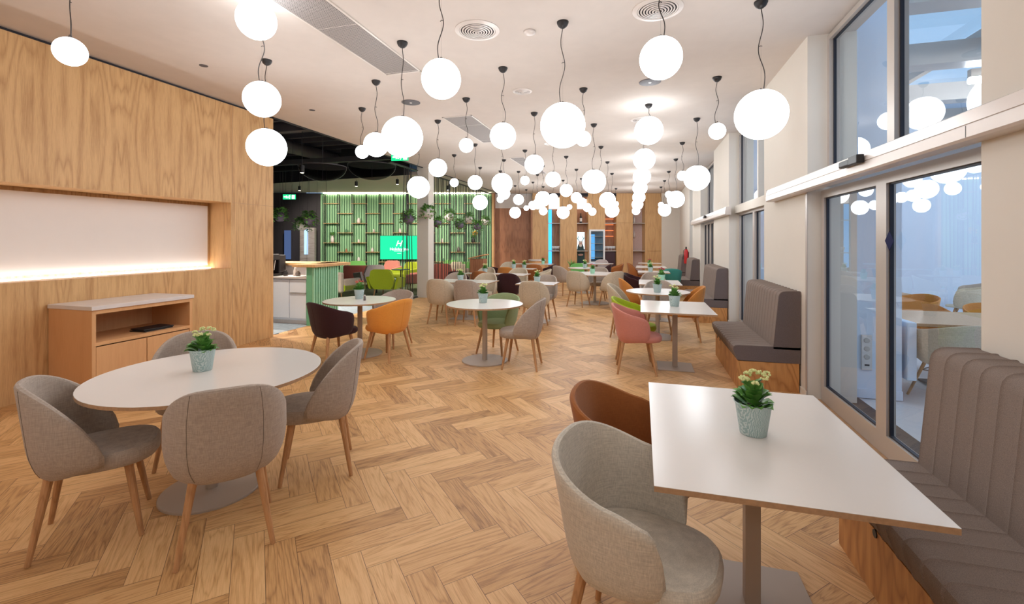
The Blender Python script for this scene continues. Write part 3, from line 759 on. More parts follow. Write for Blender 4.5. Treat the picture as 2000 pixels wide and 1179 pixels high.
# ------------------------------------------------------------------ potted plants
def leaf_geo(mb, base, d, up, L, W):
    side = d.cross(up).normalized(); rows = []
    for k in range(6):
        t = k / 5; wd = W * math.sin(math.pi * min(1, .12 + t * .93)) ** .8
        c_ = base + d * L * t + up * (L * .25 * math.sin(t * 2.2)); rows.append([tuple(c_ - side * wd + up * wd * .35), tuple(c_), tuple(c_ + side * wd + up * wd * .35)])
    P = [p for r in rows for p in r]; F = []
    for k in range(5):
        for j in range(2): a = k * 3 + j; F.append([a, a + 1, a + 4, a + 3])
    n = len(P); P2 = [(p[0], p[1], p[2] - .0012) for p in P]
    mb.poly(P + P2, F + [[i + n for i in f][::-1] for f in F])
def plant_proto(flower, pot, seed):
    rnd = random.Random(seed); root = empty('potted_plant')
    if pot == 'pot': prof = [(.046, 0), (.049, .002), (.066, .118), (.071, .124), (.072, .128), (.070, .129), (.064, .118), (.060, .10)]
    else: prof = [(.048, 0), (.05, .002), (.066, .115), (.067, .12), (.065, .122), (.06, .11), (.058, .10)]
    m = MB(); m.lathe(prof, 40, cap1=False); m.build('pot', M[pot], root, True)
    m = MB(); m.lathe([(.059, .102), (.03, .108), (.001, .11)], 24); m.build('soil', M['soil'], root)
    m = MB()
    for i in range(40):
        a = rnd.random() * 6.28; tier = rnd.random(); el = .05 + .95 * tier
        d = Vector((math.cos(a) * math.cos(el), math.sin(a) * math.cos(el), math.sin(el))).normalized()
        b = Vector((math.cos(a) * .03 * (1 - tier * .6), math.sin(a) * .03 * (1 - tier * .6), .105 + .065 * tier))
        up = (Vector((0, 0, 1)) - d * d.z).normalized()
        leaf_geo(m, b, d, up, .044 + .024 * rnd.random(), .024 + .010 * rnd.random())
    for i in range(9):
        a = rnd.random() * 6.28; m.tube([(0, 0, .11), (.04 * math.cos(a) * rnd.random(), .04 * math.sin(a), .21)], .0018, 5)
    m.build('foliage', M['leaf'], root, True)
    m = MB()
    spots = [(.0, .0, .245)] + [(.05 * math.cos(k * .9 + seed) * (.6 + .5 * rnd.random()), .05 * math.sin(k * .9 + seed) * (.6 + .5 * rnd.random()), .205 + .035 * rnd.random()) for k in range(8)]
    for c_ in spots:
        for k in range(13):
            v = Vector((rnd.gauss(0, 1), rnd.gauss(0, 1), abs(rnd.gauss(0, 1)))).normalized() * .014
            m.blob((c_[0] + v.x, c_[1] + v.y, c_[2] + v.z * .8), .0052, 1)
    m.build('flowers', M[flower], root, True)
    return root
PP = {}
def plant(kind, x, y, label, group, sc_=1.0, rz=0, z=.749):
    spec = {'w': ('bud', 'pot', 3), 'p': ('pinkflower', 'pot', 9), 'r': ('redflower', 'pot_mint', 5), 'c': ('pinkflower', 'pot_mint', 8)}[kind]
    if kind not in PP: PP[kind] = o = plant_proto(*spec)
    else: o = copy_tree(PP[kind])
    o.location = (x, y, z); o.scale = (sc_, sc_, sc_); o.rotation_euler = (0, 0, rz); tag(o, label, 'potted plant', group)
PG = 'flowering kalanchoes in pots on the tables'
plant('w', .46, 2.15, 'white budded plant in embossed pot on the nearest table', PG, 1.06, .6)
plant('w', -2.68, 2.25, 'white budded plant in mint pot on the big round table', PG, 1.06, 2.2)
plant('w', -2.02, 5.72, 'small white budded plant on the middle round table', PG, 1, 1.2)
plant('w', .405, 6.07, 'white budded plant on the second bench table', PG, 1.05, 4)
plant('w', .25, 7.62, 'white budded plant on the small round bench side table', PG, 1.05, 3)
plant('p', -3.84, 5.62, 'pinkish flowered plant in pale pot beside the salt shaker', PG, 1.05, 0)
plant('w', -3.52, 8.6, 'white budded plant on the long table with four chairs', PG, 1, 5)
plant('w', -1.95, 8.68, 'white budded plant on the small table right of centre', PG, 1, .3)
plant('w', .24, 12.6, 'white budded plant on the fourth bench table', PG, 1, .8)
plant('r', .40, 9.75, 'crimson flowered plant on the third bench table', PG, 1.1, .8)
plant('c', -1.17, 11.55, 'coral flowered plant on the large round rear table', PG, 1, .8)
plant('w', -1.62, 13.75, 'white budded plant on the round table behind the large one', PG, 1, 2.8)
plant('c', -3.32, 15.75, 'coral flowered plant in front of the first oak panel', PG, 1, 3)
plant('w', -3.65, 13.1, 'left white pot with green plant on the rear left table', PG, 1, 3.5)
plant('w', -3.28, 12.9, 'right white pot with green plant on the rear left table', PG, 1, 1.5)
plant('w', -3.78, 10.85, 'green plant in pale pot before the end of the green wall', PG, 1, 2.5)
plant('r', .26, 14.9, 'dark red flowered plant on the fifth bench table', PG, 1, 1.9)
# salt shaker and pepper mill
root = empty('salt_shaker', (-3.665, 5.49, .749)); tag(root, 'small glass salt shaker beside the pinkish flowered plant', 'shaker')
m = MB(); m.lathe([(.016, 0), (.018, .003), (.014, .05), (.012, .06)], 16); m.build('body', M['cap'], root, True)
m = MB(); m.lathe([(.0125, .06), (.013, .068), (.008, .078), (.001, .08)], 16); m.build('lid', M['alu'], root, True)
# ------------------------------------------------------------------ globe pendants
SZ = {'S': .1, 'M': .152, 'L': .207}
def globe(x, y, z, s, label, idx):
    r = SZ[s]; root = empty('pendant_lamp', (x, y, ZC)); tag(root, label, 'pendant lamp', 'opal glass globe pendants')
    rnd = random.Random(idx * 7 + 1); zr = z - ZC; topz = zr + r * .93
    m = MB(); m.lathe([(.055, 0), (.054, -.012), (.042, -.038), (.022, -.055), (.008, -.06)], 20); m.build('canopy', M['black'], root, True)
    L = -.05 - topz; pts = []; a = rnd.uniform(-.5, .5) + (math.pi if rnd.random() < .5 else 0); amp = min(.03, .05 * L)
    for k in range(25):
        t = k / 24; e = math.sin(math.pi * t); wv = e * math.sin(2 * math.pi * (t * 1.3 + .1)) * amp + .02 * t
        pts.append((wv * math.cos(a), wv * math.sin(a), -.05 - L * t))
    m = MB(); m.tube(pts, .0038, 6)
    k = 11 if L > .3 else 5; p = pts[k]; m.tube([(p[0], p[1], p[2]), (p[0] * .2, p[1] * .2, p[2] + .004), (-p[0] * .6, -p[1] * .6 + .006, p[2])], .003, 5)
    m.build('cable', M['cord'], root, True)
    m = MB(); m.tube([(0, 0, -.05), (0, 0, topz + .01)], .0007, 4); m.build('suspension_wire', M['wire'], root)
    m = MB(); m.lathe([(r * .30, topz + .0), (r * .30, topz + .008), (r * .12, topz + .016), (.008, topz + .03)], 24); m.build('shade_cap', M['cap'], root, 'edges')
    key = 'gm' + s
    if key not in PROTO:
        prof = []
        for k in range(21):
            th = math.pi * (1 - k / 20 * (1 - .12)); prof.append((max(.0004, r * math.sin(th)), r * math.cos(th)))
        mb = MB(); mb.lathe(prof, 40); o = mb.build('globe_shade', M['globe'], root, True); PROTO[key] = o.data
    else:
        o = bpy.data.objects.new('globe_shade', PROTO[key]); COL.objects.link(o); o.parent = root
    o.location = (0, 0, zr)
GLOBES = [
(-4.04,2.34,2.96,'S','small globe pendant at far left in front of the oak wall'),
(-3.02,3.01,3.37,'M','globe pendant cut by top edge, uppermost of three stacked near oak wall'),
(-3.20,3.25,2.81,'M','globe pendant in the middle of the stack of three near oak wall'),
(-4.05,4.18,2.62,'L','lowest globe pendant of the stack of three, overlapping oak wall end'),
(-1.50,3.27,2.83,'M','globe pendant left of the first round ceiling diffuser, canopy above frame'),
(0.14,3.52,2.91,'M','globe pendant hanging in front of the second round ceiling diffuser'),
(0.98,4.30,2.64,'L','large globe pendant nearest the windows, biggest in the picture'),
(-0.70,4.20,2.64,'L','large globe pendant at upper centre, touching a small one on its right'),
(-2.35,4.18,2.63,'L','large globe pendant below the dark speaker disc, front of the cluster of three'),
(-1.56,5.12,2.80,'M','globe pendant between the perforated ceiling grille and the big central globe'),
(-3.24,5.10,2.79,'M','middle globe pendant of the cluster of three beside the dark open ceiling'),
(-4.11,6.09,2.93,'S','small globe pendant, leftmost of the cluster of three beside dark open ceiling'),
(-2.40,6.08,2.93,'S','small globe pendant hanging in front of the square perforated ceiling grille'),
(-3.30,7.06,2.80,'M','globe pendant hanging right above the hanging planters at the ceiling edge'),
(-4.04,7.79,2.58,'L','globe pendant in front of the top of the white column'),
(-4.24,9.97,2.94,'S','tiny globe pendant above the row of hanging planters by the ceiling edge'),
(-3.35,8.99,2.79,'M','globe pendant directly above the lower one at end of green slat wall'),
(-4.28,11.88,2.63,'L','globe pendant in front of the right end of the green slat wall'),
(-1.63,7.05,2.78,'M','globe pendant just left of and below the big central globe'),
(-2.67,8.70,2.71,'L','large globe pendant beneath the one by the grille, two others behind it'),
(-3.30,10.91,2.75,'M','globe pendant half hidden under the large one near dark wood recess'),
(-3.92,12.61,2.77,'S','small globe pendant at the bottom tip of the clump over dark wood recess'),
(-2.50,9.89,2.92,'S','tiny globe pendant below left of the third ceiling grille'),
(-3.44,12.85,2.77,'M','upper of two globe pendants in front of the dark wood recess'),
(-4.44,16.10,2.60,'L','lower of two globe pendants in front of the dark wood recess'),
(-1.71,9.08,2.81,'M','globe pendant whose cable drops from behind the big central globe'),
(-1.73,10.89,2.78,'M','globe pendant upper end of the diagonal line running down to the right'),
(-1.76,12.91,2.79,'M','second globe pendant of the diagonal line running down to the right'),
(-1.86,14.86,2.82,'M','third globe pendant of the diagonal line running down to the right'),
(-1.85,16.42,2.76,'M','fourth globe pendant of the diagonal line running down to the right'),
(-1.85,18.18,2.72,'M','last and lowest globe pendant of the diagonal line over the glass fridge'),
(-0.74,6.11,2.93,'S','small globe pendant touching the right side of the big central globe'),
(-0.79,8.02,2.60,'L','large globe pendant below right of the big central globe'),
(-0.83,9.95,2.90,'S','small globe pendant almost hidden behind a large one right of centre'),
(-0.83,11.92,2.61,'L','upper globe pendant of the pair over the niche with orange light'),
(-0.84,14.00,2.48,'L','lower globe pendant of the pair over the niche with orange light'),
(-0.93,18.03,2.99,'S','tiny globe pendant peeking out right of the pair over the orange niche'),
(0.11,7.09,3.21,'L','top globe pendant of the vertical column of globes right of centre'),
(0.06,9.16,3.14,'L','second globe pendant from the top of the vertical column right of centre'),
(0.02,11.44,3.12,'L','third globe pendant from the top of the vertical column right of centre'),
(-0.03,13.81,3.11,'L','fourth globe pendant from the top of the vertical column right of centre'),
(-0.07,15.88,3.03,'L','fifth globe pendant from the top of the vertical column right of centre'),
(-0.13,17.94,2.95,'L','sixth globe pendant from the top of the vertical column right of centre'),
(-0.19,18.55,2.74,'M','bottom globe pendant of the vertical column right of centre'),
(0.91,6.14,2.93,'S','small globe pendant close to the first white wall pier'),
(0.89,8.11,2.61,'L','large globe pendant in front of the second white wall pier'),
(0.82,10.00,2.91,'S','small globe pendant touching left side of the large one by the piers'),
(0.83,11.98,2.60,'L','globe pendant lower left of the large one by the piers'),
(0.78,14.04,2.92,'S','small globe pendant peeking out behind left of one by far piers'),
(0.76,16.12,2.60,'L','lowest globe pendant in front of the white end wall'),
(0.72,17.98,2.92,'S','tiny globe pendant peeking above the lowest one at white end wall'),
(-2.55,12.06,2.70,'L','biggest globe pendant of the clump over the first oak panel'),
(-3.04,13.59,2.69,'M','globe pendant on left flank of the clump over the first oak panel'),
(-3.58,15.30,2.79,'M','globe pendant of the clump over the oak panel, next to its tiny left end'),
(-4.36,17.47,2.86,'S','tiny globe pendant at left end of the clump over first oak panel'),
(-3.51,16.67,2.68,'M','lowest globe pendant of the clump over the first oak panel'),
(-2.96,15.79,3.08,'M','globe pendant in front of the glass box atop the blue lit niche'),
(-2.50,15.09,2.51,'L','globe pendant over the second oak panel with a tiny one attached'),
(-2.69,17.74,2.89,'S','tiny globe pendant touching upper right of one over second oak panel'),]
for i, (x, y, z, s, l) in enumerate(GLOBES): globe(x, y, z, s, l, i)
for i, (x, y, z, s) in enumerate([(-3.6, .6, 2.9, 'L'), (-2.2, -.9, 2.8, 'L'), (-.4, -1.8, 2.9, 'L'), (.9, -.6, 2.9, 'L'), (-4.6, -.8, 2.8, 'L'), (.2, 1.0, 3.1, 'M'), (-1.2, .5, 3.15, 'M'), (-3.2, -2.4, 2.9, 'L')]):  # unseen extra globes, added to light the foreground
    globe(x, y, z, s, ['added globe pendant near the oak wall, unseen behind the viewer', 'added globe pendant low over the floor, unseen behind the viewer', 'added globe pendant in the middle, unseen behind the viewer', 'added globe pendant near the bench, unseen behind the viewer', 'added globe pendant nearest the niche, unseen behind the viewer', 'added medium globe pendant, unseen above the viewer near the bench', 'added medium globe pendant, unseen above the viewer in mid room', 'added globe pendant, unseen, farthest behind the viewer'][i], 90 + i)
# ------------------------------------------------------------------ ceiling fittings
def diffuser(x, y, r, label):
    root = empty('air_diffuser', (x, y, ZC)); tag(root, label, 'ceiling vent', 'round ceiling diffusers')
    m = MB(); m.lathe([(r, 0), (r, -.006), (r * .82, -.012), (r * .80, -.004), (r * .8, 0)], 48); m.build('rim', M['header'], root, 'edges')
    m = MB()
    for k in range(7):
        a = r * (.80 - k * .115); b = max(a - r * .062, .002)
        m.lathe([(a, -.004 - k * .003), (a, -.009 - k * .003), (b, -.011 - k * .003), (b, -.006 - k * .003), (a, -.004 - k * .003)], 48, cap0=False, cap1=False)
    m.build('ring', M['header'], root)
    m = MB(); m.lathe([(r * .8, -.002), (.001, -.001)], 32); m.build('duct_opening', M['black_void'], root)
diffuser(-1.52, 4.14, .215, 'white round ceiling diffuser left of the big central globe')
diffuser(.14, 4.19, .215, 'white round ceiling diffuser cut by the top edge')
diffuser(-1.55, 5.99, .13, 'small round ceiling diffuser behind the medium globe')
diffuser(.02, 7.93, .19, 'round ceiling diffuser hidden behind the column of globes')
diffuser(-1.75, 9.4, .2, 'round ceiling diffuser behind the big central globe')
for x, y, l in ((-3.25, 6.03, 'dark round ceiling speaker near the end of the long grille'), (.11, 6.09, 'dark round ceiling speaker above the column of globes'), (.05, 12.1, 'dark round ceiling speaker halfway down the room')):
    root = empty('ceiling_speaker', (x, y, ZC)); tag(root, l, 'speaker', 'round ceiling speakers')
    m = MB(); m.lathe([(.135, 0), (.135, -.006), (.125, -.008), (.001, -.008)], 40); m.build('speaker_grille', M['dark_duct'], root, 'edges')
    m = MB(); m.lathe([(.02, -.008), (.018, -.011), (.001, -.011)], 16); m.build('badge', M['header'], root)
for x, y, l in ((-4.88, 4.11, 'tiny recessed downlight near the oak wall'), (-4.92, 5.97, 'tiny recessed downlight near the open dark ceiling'), (-4.9, 8.3, 'tiny recessed downlight beyond the exit sign')):
    m = MB(); m.lathe([(.045, 0), (.045, -.004), (.034, -.004), (.03, -.001), (.001, -.001)], 24); o = m.build('downlight', M['dark_duct'], None, loc=(x, y, ZC)); tag(o, l, 'downlight', 'recessed downlights')
m = MB(); m.lathe([(.06, 0), (.055, -.02), (.03, -.03), (.001, -.031)], 24); o = m.build('smoke_detector', M['header'], None, True, loc=(-1.04, 4.3, ZC)); tag(o, 'white smoke detector between the two big ceiling diffusers', 'smoke detector')
def perforated():
    m = NT('perforated_metal'); tc = m.new('ShaderNodeTexCoord').outputs['Object']
    sp = m.new('ShaderNodeSeparateXYZ'); m.link(tc, sp.inputs[0]); q = 1 / .018
    a = m.math('PINGPONG', m.math('MULTIPLY', sp.outputs[0], q), .5); b = m.math('PINGPONG', m.math('MULTIPLY', sp.outputs[1], q), .5)
    d = m.math('SQRT', m.math('ADD', m.math('POWER', a, 2), m.math('POWER', b, 2)))
    m.set(Base_Color=m.mix(m.math('LESS_THAN', d, .32), srgb(170, 162, 158), srgb(66, 60, 60)), Roughness=.6); return m.m
M['perf'] = perforated()
for x0, x1, y0, y1, l in ((-3.0, -2.53, 1.9, 4.95, 'long perforated ceiling grille at the top left'), (-3.15, -2.63, 6.9, 8.9, 'perforated ceiling grille behind the small globe'), (-3.1, -2.73, 10.7, 13.5, 'far perforated ceiling grille')):
    root = empty('ceiling_grille', ((x0 + x1) / 2, (y0 + y1) / 2, ZC)); tag(root, l, 'ceiling grille', 'perforated ceiling grilles')
    hx, hy = (x1 - x0) / 2, (y1 - y0) / 2
    m = MB(); m.box((-hx + .02, -hy + .02, -.004), (hx - .02, hy - .02, -.001)); m.build('perforated_panel', M['perf'], root)
    m = MB(); m.box((-hx, -hy, -.008), (-hx + .02, hy, 0)); m.box((hx - .02, -hy, -.008), (hx, hy, 0)); m.box((-hx, -hy, -.008), (hx, -hy + .02, 0)); m.box((-hx, hy - .02, -.008), (hx, hy, 0))
    k = -hy + .6
    while k < hy: m.box((-hx, k, -.005), (hx, k + .006, 0)); k += 1.2
    m.build('frame', M['header'], root)
# ------------------------------------------------------------------ sideboard
root = empty('sideboard', (-5.48, 3.69, 0)); tag(root, 'light wood sideboard with white top and open shelf against the oak wall', 'sideboard')
HX, HY = .31, .53
m = MB(); m.box((-HX, -HY, .885), (HX + .015, HY, .925), .003); m.build('countertop', M['stone'], root)
m = MB(); m.box((-HX, -HY + .01, .07), (HX, -HY + .045, .885)); m.box((-HX, HY - .045, .07), (HX, HY - .01, .885)); m.box((-HX, -HY + .045, .845), (HX, HY - .045, .885)); m.box((-HX, -HY + .045, .07), (HX, HY - .045, .1)); m.box((-HX, -HY + .045, .07), (-HX + .02, HY - .045, .845)); m.build('carcass', M['beech'], root)
m = MB(); m.box((-HX + .02, -HY + .045, .53), (HX, HY - .045, .565)); m.build('shelf', M['beech'], root)
m = MB(); m.box((-HX + .05, -HY + .03, 0), (HX - .06, HY - .03, .07)); m.build('plinth', M['black'], root)
for a, b in ((-HY + .05, -.004), (.004, HY - .05)):
    m = MB(); m.box((HX - .025, a, .105), (HX - .003, b, .518), .002); m.build('door', M['beech'], root)
for i, (y, z, rz, l) in enumerate(((.30, .566, .06, 'black folder lying at the bottom in the sideboard shelf'), (.31, .582, -.05, 'dark folder lying on top of another in the sideboard shelf'))):
    m = MB(); m.box((-.11, -.16, 0), (.11, .16, .012), .002); o = m.build('menu_folder', M['black'], None, loc=(-5.48 + .14, 3.69 + y - .13, z), rotz=rz); tag(o, l, 'folder', 'menu folders')
# ------------------------------------------------------------------ bar counter
root = empty('bar_counter', (-6.3, 7.1, 0)); tag(root, 'bar counter with green slatted end, white cabinets and wooden bar top', 'counter')
O = Matrix.Translation((6.3, -7.1, 0))
m = MB(); m.box((-7.9, 7.13, .08), (-5.98, 7.75, .86)); m.xf(O).build('cabinet', M['white_cab'], root)
m = MB(); m.box((-7.9, 7.09, .86), (-5.96, 7.6, .895), .003); m.xf(O).build('worktop', M['stone'], root)
for a, b, z0, z1 in ((-6.36, -5.995, .12, .58), (-6.36, -5.995, .60, .84), (-6.95, -6.38, .12, .84), (-7.5, -6.97, .12, .84)):
    mm = MB(); mm.box((a, 7.11, z0), (b, 7.13, z1), .002); d = mm.xf(O).build('door' if z1 - z0 > .4 else 'drawer', M['white_cab'], root)
    if z0 == .12 and a == -6.36:
        h = MB(); h.box((a, 7.1, z1 + .002), (b, 7.125, z1 + .014)); h.xf(O).build('handle', M['alu'], d)
m = MB(); m.box((-7.9, 7.16, 0), (-6.0, 7.6, .08)); m.xf(O).build('plinth', M['stone'], root)
m = MB(); m.box((-7.9, 7.6, .895), (-5.98, 7.66, 1.08)); m.xf(O).build('splashback', M['white_cab'], root)
m = MB(); m.box((-5.96, 7.08, 0), (-5.84, 7.83, 1.08)); m.xf(O).build('end_panel', M['counter_green'], root)
m = MB(); y = 7.085
while y < 7.8: m.box((-5.84, y, 0), (-5.80, y + .035, 1.08)); y += .066
m.xf(O).build('slats', plain('pale_mint_slat', srgb(150, 204, 168), .5), root)
m = MB(); m.box((-7.9, 7.5, 1.08), (-5.9, 8.2, 1.13), .002); m.box((-6.25, 7.04, 1.08), (-5.74, 8.1, 1.13), .002); m.xf(O).build('bar_top', M['oak_panel'], root)
root = empty('coffee_machine', (-6.95, 7.25, .895)); tag(root, 'coffee machine with black and chrome body on the white worktop', 'coffee machine')
m = MB(); m.box((-.22, -.2, 0), (.2, .2, .05), .01); m.box((-.22, .02, .05), (.2, .2, .4), .02); m.box((-.22, -.2, .3), (.2, .05, .42), .02); m.build('body', M['black'], root)
m = MB(); m.box((-.2, -.205, .33), (.18, -.2, .4)); m.tube([(-.08, -.16, .3), (-.08, -.16, .22)], .025, 12); m.tube([(.1, -.16, .3), (.1, -.16, .22)], .025, 12); m.tube([(.24, -.12, .3), (.25, -.16, .12)], .006, 8); m.build('chrome_fitting', M['alu'], root)
for x, y, h, r, mt, l in ((-6.44, 7.35, .16, .04, 'stone', 'white jug on the worktop beside the coffee machine'), (-6.22, 7.42, .17, .032, 'white_cab', 'slim white bottle on the worktop by the green end'), (-6.32, 7.28, .10, .045, 'cap', 'grey metal milk pitcher on the white worktop'), (-6.58, 7.25, .11, .045, 'black', 'small black canister next to coffee machine')):
    m = MB(); m.lathe([(r * .8, 0), (r, .01), (r * .95, h * .6), (r * .5, h * .85), (r * .55, h), (.001, h)], 20); o = m.build('jug', M[mt], None, True, loc=(x, y, .895)); tag(o, l, 'jug', 'jugs and jars on the counter worktop')
# ------------------------------------------------------------------ lounge
def lounge_chair(x, y, deg, fab, label, kind='wing'):
    root = empty('lounge_armchair', (x, y, 0), R(deg)); tag(root, label, 'armchair', 'coloured armchairs of the lounge')
    m = MB(); m.box((-.30, -.30, .26), (.34, .30, .42), .05, 3); m.build('seat', M[fab], root)
    m = MB(); pr = [(-.24, .26), (-.30, .34), (-.36, .52), (-.28, .76), (-.20, .80), (.20, .80), (.28, .76), (.36, .52), (.30, .34), (.24, .26)]
    m.rings([[(-.34 - (z - .3) * .22, yy, z) for yy, z in pr], [(-.29 - (z - .3) * .22, yy * 1.02, z) for yy, z in pr], [(-.23 - (z - .3) * .18, yy * .96, z) for yy, z in pr]]); m.build('backrest', M[fab], root)
    for s in (-1, 1):
        m = MB(); m.rings([[(-.32, s * (.34 + o), z) for o, z in ((0, .26), (.06, .28), (.14, .58), (.07, .60))], [(.30, s * (.31 + o), z) for o, z in ((0, .26), (.06, .28), (.11, .52), (.05, .54))]]); m.build('armrest', M[fab], root)
    for sx in (-.22, .26):
        for sy in (-.26, .26):
            m = MB(); m.tube([(sx, sy, .27), (sx * 1.15, sy * 1.12, 0)], [.018, .011], 8); m.build('leg', M['leg'], root)
for a in [(-6.75, 11.2, 95, 'f_lime', 'lime green armchair turning its back to us by the string screen'), (-6.7, 12.9, 200, 'f_pink', 'pink armchair in profile behind the string screen'),
          (-8.15, 14.6, 250, 'f_lime', 'smaller lime armchair below the screen, farther back'), (-10.3, 14.9, 300, 'f_mgreen', 'meadow green armchair left, in front of the green wall'),
          (-8.5, 13.0, 150, 'f_mauve', 'pale mauve armchair behind the lime green one'), (-7.3, 16.4, 265, 'f_mgreen', 'green armchair right of the white column'),
          (-9.3, 15.4, 270, 'f_pink', 'small pink armchair peeking above the pale mauve one'), (-6.6, 14.5, 110, 'f_terra', 'rosy armchair half hidden by the white column')]:
    lounge_chair(*a)
def sofa(x, y, deg, L, fab, fab2, label):
    root = empty('lounge_sofa', (x, y, 0), R(deg)); tag(root, label, 'sofa')
    m = MB(); m.box((-.32, -L / 2, .22), (.36, L / 2, .42), .04, 3); m.build('seat', M[fab2], root)
    m = MB(); m.box((-.42, -L / 2, .2), (-.28, L / 2, .74), .05, 3); m.build('backrest', M[fab], root)
    for s in (-1, 1): m = MB(); m.box((-.3, s * (L / 2 - .12), .22), (.32, s * L / 2, .56), .04, 3); m.build('armrest', M[fab], root)
    for sx in (-.3, .28):
        for s in (-1, 1): m = MB(); m.tube([(sx, s * (L / 2 - .1), .23), (sx, s * (L / 2 - .08), 0)], .016, 8); m.build('leg', M['leg'], root)
sofa(-8.2, 10.75, 80, 1.5, 'f_taupe', 'f_lime', 'grey sofa with olive seat right behind the bar counter')
sofa(-6.9, 15.6, 95, 1.6, 'f_beige', 'f_beige', 'beige sofa right of the white column with cushions on it')
sofa(-9.3, 13.7, 100, .9, 'f_terra', 'f_terra', 'terracotta sofa left of the pale mauve armchair')
for x, y, rz, fb, l in ((-6.6, 15.75, .3, 'f_beige', 'pale cushion standing in the middle of the beige sofa'), (-6.25, 15.85, -.2, 'f_mgreen', 'green cushion at the right end of the beige sofa')):
    m = MB(); m.box((-.2, -.05, 0), (.2, .05, .36), .05, 3); o = m.build('cushion', M[fb], None, True, loc=(x, y, .43), rotz=rz); tag(o, l, 'cushion', 'cushions on the beige sofa')
for x, y, r, h, mt, l in ((-8.9, 11.6, .28, .5, 'white_top', 'small round white lounge table behind the grey sofa'), (-7.6, 12.0, .25, .5, 'f_mauve', 'small pale side table left of the lime armchair'), (-7.7, 13.6, .3, .62, 'black', 'dark low lounge table before the smaller lime armchair')):
    root = empty('side_table', (x, y, 0)); tag(root, l, 'side table', 'lounge side tables')
    m = MB(); m.lathe([(r, h - .02), (r, h), (.001, h)], 32); m.build('tabletop', M[mt], root)
    m = MB(); m.lathe([(.02, .01), (.02, h - .02)], 12); m.lathe([(r * .6, 0), (r * .6, .012), (.001, .014)], 24); m.build('pedestal', M['black'], root)
# white column
m = MB(); m.box((-5.98, 11.45, 0), (-5.64, 11.80, ZC + .6), .004); struct(m, 'column', M['white_wall'])
# string screen along the ceiling edge
root = empty('string_screen', (-5.98, 10.6, 0)); tag(root, 'screen of dark vertical cords between dining floor and green lounge', 'string screen')
for a, b in ((0, .84), (1.21, 7.3)): m = MB(); m.box((-.04, a, 0), (.03, b, .03)); m.build('bottom_rail', M['black'], root)
m = MB(); m.box((-.04, -.6, 3.50), (.03, 7.4, 3.53)); m.build('top_rail', M['black'], root)
rnd = random.Random(11); y = .02
while y < 7.2:
    if not (.72 < y < 1.22):
        m = MB(); dy = rnd.choice([0, 0, 0, .12, -.12, .05]); m.tube([(0, y, .02), (0, y + dy, 3.52)], .011, 5); m.build('cord', M['black'], root)
    y += .085 + rnd.random() * .12
root = empty('string_screen', (-9.0, 9.9, 0)); tag(root, 'screen of thin cords in front of the dark lounge corner', 'string screen')
for k in range(12):
    m = MB(); m.tube([(-1.7 + k * .27, rnd.uniform(-.1, .1), .01), (-1.7 + k * .27, 0, 3.4)], .004, 5); m.build('cord', M['black'], root)
m = MB(); m.box((-1.8, -.02, 3.4), (1.4, .02, 3.44)); m.build('top_rail', M['black'], root)
m = MB(); m.box((-1.8, -.02, 0), (1.4, .02, .03)); m.build('bottom_rail', M['black'], root)
# hanging planters
def planter(x, y, z, r, mt, label, ztop=3.5, seed=1):
    root = empty('hanging_planter', (x, y, z)); tag(root, label, 'hanging planter', 'ball shaped hanging planters with trailing leaves')
    m = MB(); m.lathe([(max(.001, r * math.sin(math.pi * t / 10)), -r * math.cos(math.pi * t / 10)) for t in range(0, 9)], 24, cap1=False); m.build('ball_pot', mt, root, True)
    rnd = random.Random(seed); m = MB()
    for i in range(130):
        a = rnd.random() * 6.28; q = rnd.random(); rr = r * (.5 + .85 * q); zz = r * (.9 - 2.1 * q * q) + rnd.uniform(-.03, .08)
        d = Vector((math.cos(a), math.sin(a), rnd.uniform(-.8, .5))).normalized()
        leaf_geo(m, Vector((rr * math.cos(a) * .9, rr * math.sin(a) * .9, zz)), d, Vector((-d.x * d.z, -d.y * d.z, 1 - d.z ** 2)).normalized(), rnd.uniform(.07, .12), rnd.uniform(.022, .036))
    m.build('trailing_leaves', M['leaf'], root, True)
    m = MB(); m.tube([(0, 0, r * .8), (0, 0, ztop - z)], .003, 5); m.build('hanging_cord', M['black'], root)
PUR = plain('plum_grey_ceramic', srgb(112, 98, 118), .5); CRE = plain('cream_ceramic', srgb(222, 214, 210), .5)
for i, (y, z, c_, r, l) in enumerate([(10.91, 2.16, PUR, .15, 'plum ball planter, leftmost of the row along the string screen'), (11.2, 2.33, CRE, .15, 'cream ball planter in front of the white column'), (12.65, 2.12, PUR, .14, 'plum ball planter just right of the white column'),
                                      (13.57, 2.36, CRE, .15, 'cream ball planter, second cream one of the row'), (14.43, 2.10, PUR, .15, 'plum ball planter in the middle of the right half'), (15.29, 2.35, CRE, .15, 'cream ball planter, second from the right end'),
                                      (16.19, 2.12, PUR, .15, 'plum ball planter nearest the end of the green wall'), (17.07, 2.34, CRE, .15, 'last cream ball planter at the right end')]):
    planter(-5.95 if i != 1 else -5.52, y, z, r, c_, l, seed=i + 1)
planter(-9.07, 9.8, 2.2, .14, PUR, 'dark hanging planter beside the oak wall end', 3.4, 21)
planter(-8.51, 9.95, 1.98, .15, CRE, 'pale hanging planter above the counter', 3.4, 22)
planter(-8.2, 9.85, 2.12, .14, PUR, 'leafy hanging planter right of the pale one above the counter', 3.4, 23)
